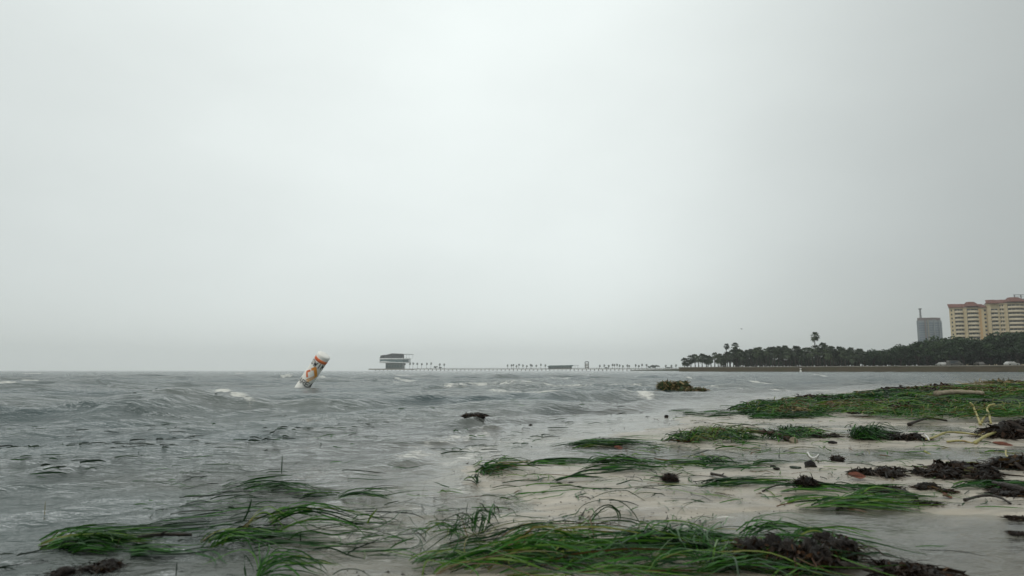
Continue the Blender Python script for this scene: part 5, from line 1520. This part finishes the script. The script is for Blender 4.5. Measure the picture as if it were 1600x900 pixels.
fuzzy(1047, 756, 13, 240, 'small brown fuzzy ball of weed alone on the bare sand', 'weed_ball', flat=0.75, seed=1, length=0.8)
fuzzy(1262, 772, 16, 260, 'dark round ball of weed with reddish shoots beside the yellow-green strands', 'weed_ball', flat=0.8, seed=2, length=0.7, tint=(0.2, 0.25))
fuzzy(1308, 720, 10, 140, 'low brown pyramid of weed at the edge of the grey run-off stream', 'weed_ball', flat=0.6, seed=3, length=0.7)
fuzzy(140, 890, 30, 420, 'black lumpy clump of weed at the lower left corner', 'weed_clump', flat=0.42, wide=1.0, seed=4, length=0.5, tint=(0.2, 0.25))
fuzzy(740, 662, 17, 260, 'dark ragged weed clump rolling in the shore break', 'weed_clump', flat=0.38, wide=1.0, seed=5, length=0.7, tint=(0.3, 0.3))
for (px, py, r_, lab, sd_) in ((1188, 884, 48, 'red-brown rotting weed heap in the seagrass at the bottom edge', 6), (1312, 872, 34, 'dark tangled weed pile at the right end of the bottom seagrass bank', 7),
                               (1255, 893, 46, 'black weed heap between the red-brown heap and the dark pile at the bottom edge', 31)):
    fuzzy(px, py, r_, 700, lab, 'weed_heap', dz=0.012, flat=0.85, wide=1.0, seed=sd_, length=0.65, tint=(0.55 if sd_ == 6 else 0.2, 0.3))
for (px, py, r_, fl_, lab, sd_) in (
        (1412, 690, 22, 0.5, 'dark weed clump just left of the pale curl and yellow vine', 8), (1500, 742, 34, 0.42, 'largest dark brown weed heap on the sand at right', 9),
        (1462, 748, 26, 0.40, 'dark weed clump leaning against the left side of the largest heap', 10), (1445, 768, 15, 0.6, 'small black weed clump below the largest heap', 11),
        (1545, 755, 17, 0.8, 'spiky black weed clump right of the olive leaf', 12), (1592, 735, 34, 0.5, 'dark weed heap with yellow curl at the right edge of the photo', 13),
        (1598, 688, 36, 0.7, 'tall black weed heap at the right edge where the yellow vine ends', 14), (1375, 748, 24, 0.42, 'dark green-black clump beside the red-brown leaf', 15),
        (1395, 738, 16, 0.4, 'small dark weed clump between the leaf and the largest heap', 16), (1590, 778, 26, 0.28, 'flat black weed strip at the right edge', 17),
        (1480, 775, 12, 0.4, 'small dark weed scrap over the orange leaf', 18), (1385, 769, 18, 0.25, 'thin line of dark weed scraps above the long black twig', 19),
        (1350, 689, 14, 0.3, 'flat dark weed scrap at the foot of the bright green mound', 20), (1290, 687, 16, 0.3, 'brown weed scrap between two green mounds', 21),
        (1075, 693, 14, 0.35, 'orange-brown weed scrap along the foot of the rounded green mound', 22), (962, 696, 18, 0.25, 'brown weed line along the strip of green seagrass', 23),
        (1195, 640, 10, 0.4, 'dark weed scrap on the near edge of the far green mat', 24), (1432, 640, 13, 0.5, 'brown weed lump in the middle of the far green mat', 25),
        (1395, 628, 12, 0.5, 'rusty brown weed lump left of the pale driftwood', 26), (1590, 812, 14, 0.2, 'small dark weed scrap by the run-off at the right edge', 27),
        (1590, 836, 9, 0.5, 'tiny dark weed tuft standing in the lower right run-off', 28), (1420, 895, 40, 0.18, 'low brown weed patch at the bottom edge right of the dark pile', 29),
        (1450, 792, 16, 0.3, 'dark curled weed scrap below the end of the long twig', 30)):
    fuzzy(px, py, r_, int(160 + r_ * 12), lab, 'weed_clump', flat=fl_, wide=1.0, seed=sd_, length=0.85, tint=(0.65, 0.25) if 'orange' in lab or 'rusty' in lab else (0.22, 0.25))
fuzzy(1050, 610.5, 21, 520, 'straw-coloured clump of dead reeds stranded in the water', 'reed_clump', 'straw', 'dead reeds', dz=-1, flat=0.85, wide=1.0, seed=40, core='mat_under', length=0.6, tint=(0.6, 0.3), up=0.55)
fuzzy(1081, 611.5, 16, 320, 'smaller dark straw clump trailing right of the stranded reeds', 'reed_clump', 'straw', 'dead reeds', dz=-1, flat=0.45, wide=1.1, seed=41, core='mat_under', length=0.7, tint=(0.35, 0.3), up=0.3)
fuzzy(1352, 617, 14, 200, 'pale straw lump at the water edge of the far green mat', 'reed_clump', 'straw', 'dead reeds', flat=0.35, seed=42, core='mat_under', length=0.8, tint=(0.5, 0.3))
fuzzy(1575, 608, 22, 360, 'straw-coloured reed pile at the right end of the spit', 'reed_clump', 'straw', 'dead reeds', flat=0.4, seed=43, core='mat_under', length=0.9, tint=(0.6, 0.3), up=0.2)
fuzzy(1530, 606, 10, 120, 'pale upright dead reeds on the crest of the spit', 'reed_clump', 'straw', 'dead reeds', flat=0.5, seed=44, core='mat_under', length=1.6, tint=(0.75, 0.2), up=0.8)

rgs = random.Random(21)
spots = [(1200, 634, 'weed'), (1262, 626, 'weed'), (1318, 642, 'straw'), (1300, 630, 'weed'), (1375, 636, 'straw'), (1412, 650, 'weed'), (1446, 622, 'weed'), (1478, 642, 'straw'), (1503, 622, 'weed'),
         (1550, 640, 'weed'), (1582, 655, 'weed'), (1590, 625, 'straw'), (1470, 611, 'weed'), (1436, 612, 'straw'), (1402, 616, 'weed'), (1345, 652, 'weed'), (1240, 648, 'straw'), (1560, 620, 'weed')]
for i_, (px, py, k_) in enumerate(spots):
    if k_ == 'weed':
        fuzzy(px, py, rgs.uniform(11, 24), 260, 'dark brown scrap of rotting weed lying in the far green mat', 'weed_clump', group='weed scraps in the far mat', dz=0.03, flat=0.3, seed=600 + i_, length=0.9, tint=(0.45, 0.3))
    else:
        fuzzy(px, py, rgs.uniform(14, 28), 260, 'pale straw tuft lying in the far green mat', 'reed_clump', 'straw', 'dead reeds', group='straw tufts in the far mat', dz=0.03, flat=0.25, seed=600 + i_, core='mat_under', length=1.0, tint=(0.6, 0.25))

def lump(px, py, r_px, label, mat='lump', flat=0.6, wide=1.2, seed=0, name='dark_lump'):
    x, y = G(px, py)
    rad = r_px / FOC * math.hypot(x, y)
    bm = bmesh.new(); bmesh.ops.create_icosphere(bm, subdivisions=3, radius=1)
    for v in bm.verts:
        c = v.co
        k = 0.6 + 0.8 * float(fbm(np.array([c.x * 1.5 + seed * 3]), np.array([c.y * 1.5 + c.z * 1.9]), seed, 3)[0])
        v.co = Vector((c.x * rad * wide * k, c.y * rad * wide * k, c.z * rad * flat * k + rad * flat * 0.5))
    me = bpy.data.meshes.new(name); bm.to_mesh(me); bm.free()
    me.polygons.foreach_set('use_smooth', np.ones(len(me.polygons), dtype=bool)); me.materials.append(M[mat])
    o = link(bpy.data.objects.new(name, me)); o.location = (x, y, float(surf_z(x, y)) - 0.001)
    return tag(o, label, 'lump')
lump(1208, 735, 3.5, 'small dark lump, the left one of four in a row on bare sand', seed=1)
lump(1214, 740, 4, 'small dark lump just below the left one of four on bare sand', seed=2)
lump(1243, 737, 7, 'flat dark green lump, third in the row of four on bare sand', 'lump_green', 0.35, seed=3)
lump(1266, 734, 8, 'largest rounded black lump at the right of the row of four on bare sand', seed=4, flat=0.9, wide=1.0)
lump(874, 759, 4, 'tiny black lump on bare sand, left of a close pair', seed=5)
lump(892, 759, 4, 'tiny black lump on bare sand, right of a close pair', seed=6)
lump(1041, 652, 3, 'tiny black dot of weed on the wet sand near the water', seed=7, flat=1.0, wide=1.0)
lump(1301, 695, 5, 'dark lump beside the small shell pieces under the green mounds', seed=8)
lump(829, 664, 2.5, 'tiny black lump in the shallow water right of the shore break', seed=9)
lump(1240, 694, 6, 'pale tan lump with green foot at the end of the brown stick', 'drift', 0.9, 1.0, seed=10, name='tan_lump')
lump(1157, 758, 6, 'dull grey pebble among strands right of the brown fuzzy ball', 'concrete', 0.7, 1.0, seed=11, name='pebble')

def tube_path(name, pts, rad, mat, label, cat, Y=None, lift=0.0, branches=(), seed=0, taper=0.6):
    """stick or vine through ground points (px, py, height above ground)"""
    P = []
    for (px, py, h) in pts:
        x, y = G(px, py)
        P.append(Vector((x, y, float(surf_z(x, y)) + rad * 0.8 + h)))
    # smooth
    out = []
    n = len(P); seg = max(10, n * 5)
    for j in range(seg):
        f = j / (seg - 1) * (n - 1); i_ = min(int(f), n - 2); t = f - i_
        p0, p1, p2, p3 = P[max(i_ - 1, 0)], P[i_], P[i_ + 1], P[min(i_ + 2, n - 1)]
        out.append(0.5 * ((2 * p1) + (p2 - p0) * t + (2 * p0 - 5 * p1 + 4 * p2 - p3) * t * t + (3 * p1 - p0 - 3 * p2 + p3) * t ** 3))
    rgx = random.Random(seed)
    rads = [rad * (1 - (1 - taper) * j / seg) * rgx.uniform(0.8, 1.2) for j in range(seg)]
    o0 = out[0].copy()
    m = MB(); m.tube([p - o0 for p in out], rads, 8)
    for (t, dx, dz, l) in branches:
        p = out[int(t * (seg - 1))] - o0
        m.tube([p, p + Vector((dx * l * 0.5, 0.02 * l, dz * l * 0.6)), p + Vector((dx * l, 0.0, dz * l))], [rad * 0.6, rad * 0.45, rad * 0.2], 6)
    o = m.build(name, M[mat], None, True)
    o.location = o0
    return tag(o, label, cat)
tube_path('stick', [(1172, 686, 0.035), (1195, 688, 0.03), (1215, 690, 0.022), (1235, 693, 0.006)], 0.011, 'stick', 'long straight brown stick lying between green seagrass mounds', 'stick', taper=1.5, branches=((0.45, -0.6, 0.5, 0.05), (0.5, 0.4, 0.3, 0.06)))
tube_path('stick', [(1205, 674, 0.005), (1220, 677, 0.006), (1228, 678, 0.004)], 0.006, 'stick', 'short pale-edged stick just above the long brown stick', 'stick')
tube_path('twig', [(1342, 776, 0.004), (1370, 778, 0.004), (1400, 776, 0.008), (1415, 779, 0.006), (1432, 785, 0.0)], 0.0055, 'twig', 'long black twig lying across the yellow-green strands', 'twig', taper=1.4, branches=((0.7, 0.5, 0.4, 0.03), (0.85, -0.5, 0.4, 0.025), (0.3, 0.6, 0.2, 0.03)))
tube_path('twig', [(1508, 790, 0.002), (1530, 786, 0.006), (1548, 785, 0.006), (1565, 789, 0.004), (1580, 795, 0.0)], 0.005, 'twig', 'bent black twig on the sand right of the orange leaf', 'twig', branches=((0.75, 0.4, -0.1, 0.03), (0.6, 0.5, 0.3, 0.03)))
tube_path('twig', [(1555, 769, 0.004), (1575, 774, 0.004), (1610, 780, 0.004)], 0.011, 'twig', 'thick black branch running out of the photo at right', 'branch', taper=1.3)
tube_path('twig', [(1192, 777, 0.0), (1210, 772, 0.005), (1232, 770, 0.009), (1240, 773, 0.006), (1244, 776, 0.0)], 0.0028, 'twig', 'thin curved black twig touching the dark weed ball', 'twig')
tube_path('twig', [(1308, 798, 0.0), (1320, 793, 0.006), (1330, 788, 0.012)], 0.004, 'twig', 'short forked black twig at the edge of the lower run-off', 'twig', branches=((0.4, -0.6, 0.5, 0.02), (0.7, 0.6, 0.1, 0.02)))
tube_path('twig', [(1468, 745, 0.006), (1490, 748, 0.004), (1512, 749, 0.002), (1530, 744, 0.006)], 0.006, 'twig', 'dark curved twig between the largest weed heap and the olive leaf', 'twig')
tube_path('twig', [(1112, 748, 0.003), (1128, 752, 0.006), (1142, 757, 0.003)], 0.006, 'twig', 'short dark twig among the strands below the middle of the beach', 'twig', branches=((0.5, 0.5, 0.5, 0.02),))
tube_path('twig', [(1275, 900, 0.012), (1310, 898, 0.014), (1350, 900, 0.01), (1380, 905, 0.006)], 0.008, 'twig', 'thick dark root along the bottom edge under the dark pile', 'twig')
tube_path('twig', [(215, 848, 0.004), (240, 845, 0.008), (262, 842, 0.006), (300, 838, 0.0)], 0.0055, 'twig', 'dark twig adrift right of the drowned tuft at lower left', 'twig', branches=((0.1, -0.4, -0.2, 0.04), (0.5, 0.5, 0.2, 0.04)))
tube_path('twig', [(905, 812, 0.0), (922, 787, 0.0), (900, 785, 0.0)], 0.0022, 'twig', 'thin dark stem lying beside the hooped seagrass', 'twig')
tube_path('twig', [(1140, 672, 0.01), (1160, 668, 0.012), (1180, 667, 0.0)], 0.003, 'twig', 'thin brown twig on top of the rounded green mound', 'twig')
tube_path('driftwood', [(1464, 633, 0.07), (1490, 632, 0.085), (1515, 632, 0.08), (1538, 633, 0.07)], 0.034, 'drift', 'pale grey driftwood log lying in the far green mat', 'driftwood', branches=((0.5, 0.2, -0.3, 0.12), (0.85, 0.5, -0.2, 0.12)))
tube_path('driftwood', [(1500, 613, 0.03), (1530, 612, 0.04), (1565, 611, 0.03)], 0.03, 'drift', 'thin pale driftwood pole on the crest behind the log', 'driftwood')
tube_path('driftwood', [(1420, 665, 0.0), (1450, 662, 0.02), (1480, 662, 0.01)], 0.012, 'twig', 'dark flat branch on the near edge of the far green mat', 'branch')
tube_path('vine', [(1448, 692, 0.0), (1462, 689, 0.012), (1480, 686, 0.016), (1500, 684, 0.01), (1525, 685, 0.012), (1542, 689, 0.006)], 0.0075, 'vine', 'yellow-green vine stem running along the sand from the pale curl', 'vine')
tube_path('vine', [(1480, 694, 0.0), (1500, 694, 0.006), (1520, 696, 0.0)], 0.0065, 'vine', 'short pale vine stem lying just below the yellow-green vine', 'vine')
tube_path('vine', [(1524, 697, 0.0), (1545, 690, 0.02), (1570, 686, 0.03), (1590, 681, 0.03), (1612, 676, 0.03)], 0.0095, 'vine', 'thick yellow vine stem rising to the right edge into the black heap', 'vine')
tube_path('vine', [(1532, 666, 0.0), (1528, 662, 0.045), (1524, 660, 0.085), (1521, 660, 0.12), (1518, 660, 0.135)], 0.010, 'vine', 'curly pale shoot standing at the near edge of the far mat', 'vine')
tube_path('vine', [(1534, 664, 0.0), (1538, 662, 0.025), (1546, 661, 0.045), (1556, 661, 0.048)], 0.010, 'vine', 'hooked pale shoot bending right beside the curly shoot', 'vine')
tube_path('vine', [(1548, 665, 0.0), (1547, 662, 0.05), (1544, 660, 0.08), (1549, 660, 0.112), (1557, 660, 0.116)], 0.009, 'vine', 'third pale shoot, its tip crooked to the right', 'vine')
tube_path('vine', [(1560, 735, 0.0), (1575, 733, 0.004), (1589, 732, 0.004), (1588, 728, 0.012), (1574, 724, 0.028), (1573, 720, 0.036)], 0.0055, 'vine', 'yellow curled stem on the sand before the right-hand dark heap', 'vine')
tube_path('shell_curl', [(1432, 692, 0.0), (1434, 689, 0.014), (1441, 688, 0.022), (1448, 690, 0.014), (1452, 693, 0.0)], 0.0075, 'shell', 'pale pinkish curl arched at the start of the yellow vine', 'rhizome')
tube_path('white_rhizome', [(1262, 709, 0.003), (1266, 715, 0.003), (1271, 718, 0.004), (1276, 716, 0.004), (1279, 711, 0.003)], 0.0045, 'shell', 'white V-shaped curl lying in the grey run-off stream', 'rhizome')
tube_path('white_rhizome', [(1552, 668, 0.0), (1562, 671, 0.012), (1570, 672, 0.008), (1578, 677, 0.0)], 0.005, 'shell', 'thin white root curving in front of the pale shoots', 'rhizome')

def leaf(px, py, l_px, w_ratio, mat, label, rz=0.0, tilt=0.3, h=0.004):
    x, y = G(px, py)
    L_ = l_px / FOC * math.hypot(x, y)
    n, k = 9, 5
    vs, fs = [], []
    for i_ in range(n):
        t = i_ / (n - 1)
        w = w_ratio * L_ * (math.sin(PI * t) ** 0.7) / 2 + 0.0005
        for j in range(k):
            s = (j / (k - 1) - 0.5) * 2
            vs.append(((t - 0.5) * L_, s * w, abs(s) * w * tilt + 0.12 * L_ * (t - 0.5) ** 2 * 2 + 0.012 * L_ * math.sin(t * 11 + s)))
    off = len(vs)
    vs += [(a, b, c - 0.0012) for a, b, c in vs]
    for i_ in range(n - 1):
        for j in range(k - 1):
            a = i_ * k + j
            fs.append((a, a + k, a + k + 1, a + 1)); fs.append((off + a, off + a + 1, off + a + k + 1, off + a + k))
    root = empty('fallen_leaf', (x, y, float(surf_z(x, y)) + h), label, 'leaf', None, rz)
    root.rotation_euler = (0.5, 0.1, rz)
    MB().add(vs, fs).build('blade', M[mat], root, True)
    MB().tube([(-0.5 * L_ - 0.15 * L_, 0, 0.06 * L_), (-0.5 * L_, 0, 0.06 * L_), (0, 0, 0.002), (0.45 * L_, 0, 0.05 * L_)], [0.0012, 0.0012, 0.0009, 0.0004], 6).build('stalk', M['stick'], root, True)
leaf(1339, 754, 26, 0.55, 'leaf_red', 'broad red-brown leaf lying against the dark green clump', 0.1, h=0.012)
leaf(1480, 782, 17, 0.6, 'leaf_red', 'small orange-red leaf under a dark scrap on the sand', 0.5, h=0.006)
leaf(966, 703, 16, 0.55, 'leaf_red', 'pinkish red leaf on the strip of seagrass near the middle', 0.4, h=0.006)
leaf(1566, 697, 26, 0.4, 'leaf_red', 'dull red leaf under the thick yellow vine', 0.0, h=0.004)
leaf(1520, 747, 24, 0.5, 'leaf_olive', 'olive green leaf cupped on the sand right of the largest heap', 0.0, 0.7, h=0.008)
leaf(1449, 721, 11, 0.8, 'leaf_yellow', 'pale yellow leaf standing on top of the dark heap', 0.6, h=0.03)
leaf(1288, 772, 11, 0.5, 'leaf_yellow', 'tan leaf beside the dark weed ball', 0.3, h=0.004)
leaf(1253, 760, 9, 0.5, 'leaf_red', 'small red shoot-like leaf above the dark weed ball', 1.2, h=0.02)
leaf(1332, 748, 15, 0.5, 'leaf_olive', 'cream edged dry leaf left of the red-brown leaf', 2.8, h=0.004)

# ------------------------------------------------------------------ haze over sea and land
hz = MB(); hz.box((0, 1900, 60), (9500, 5600, 125))
haze = hz.build('haze', None)
haze.location = (0, 0, 0)
hm, N, L = new_mat('sea_haze')
pv = N.new('ShaderNodeVolumePrincipled')
pv.inputs['Color'].default_value = (0.97, 0.985, 0.98, 1)
pv.inputs['Density'].default_value = 0.00023
pv.inputs['Anisotropy'].default_value = 0.45
ho = N.new('ShaderNodeOutputMaterial'); L.new(pv.outputs[0], ho.inputs['Volume'])
haze.data.materials.append(hm)
tag(haze, 'pale rain haze over the bay', kind='stuff')
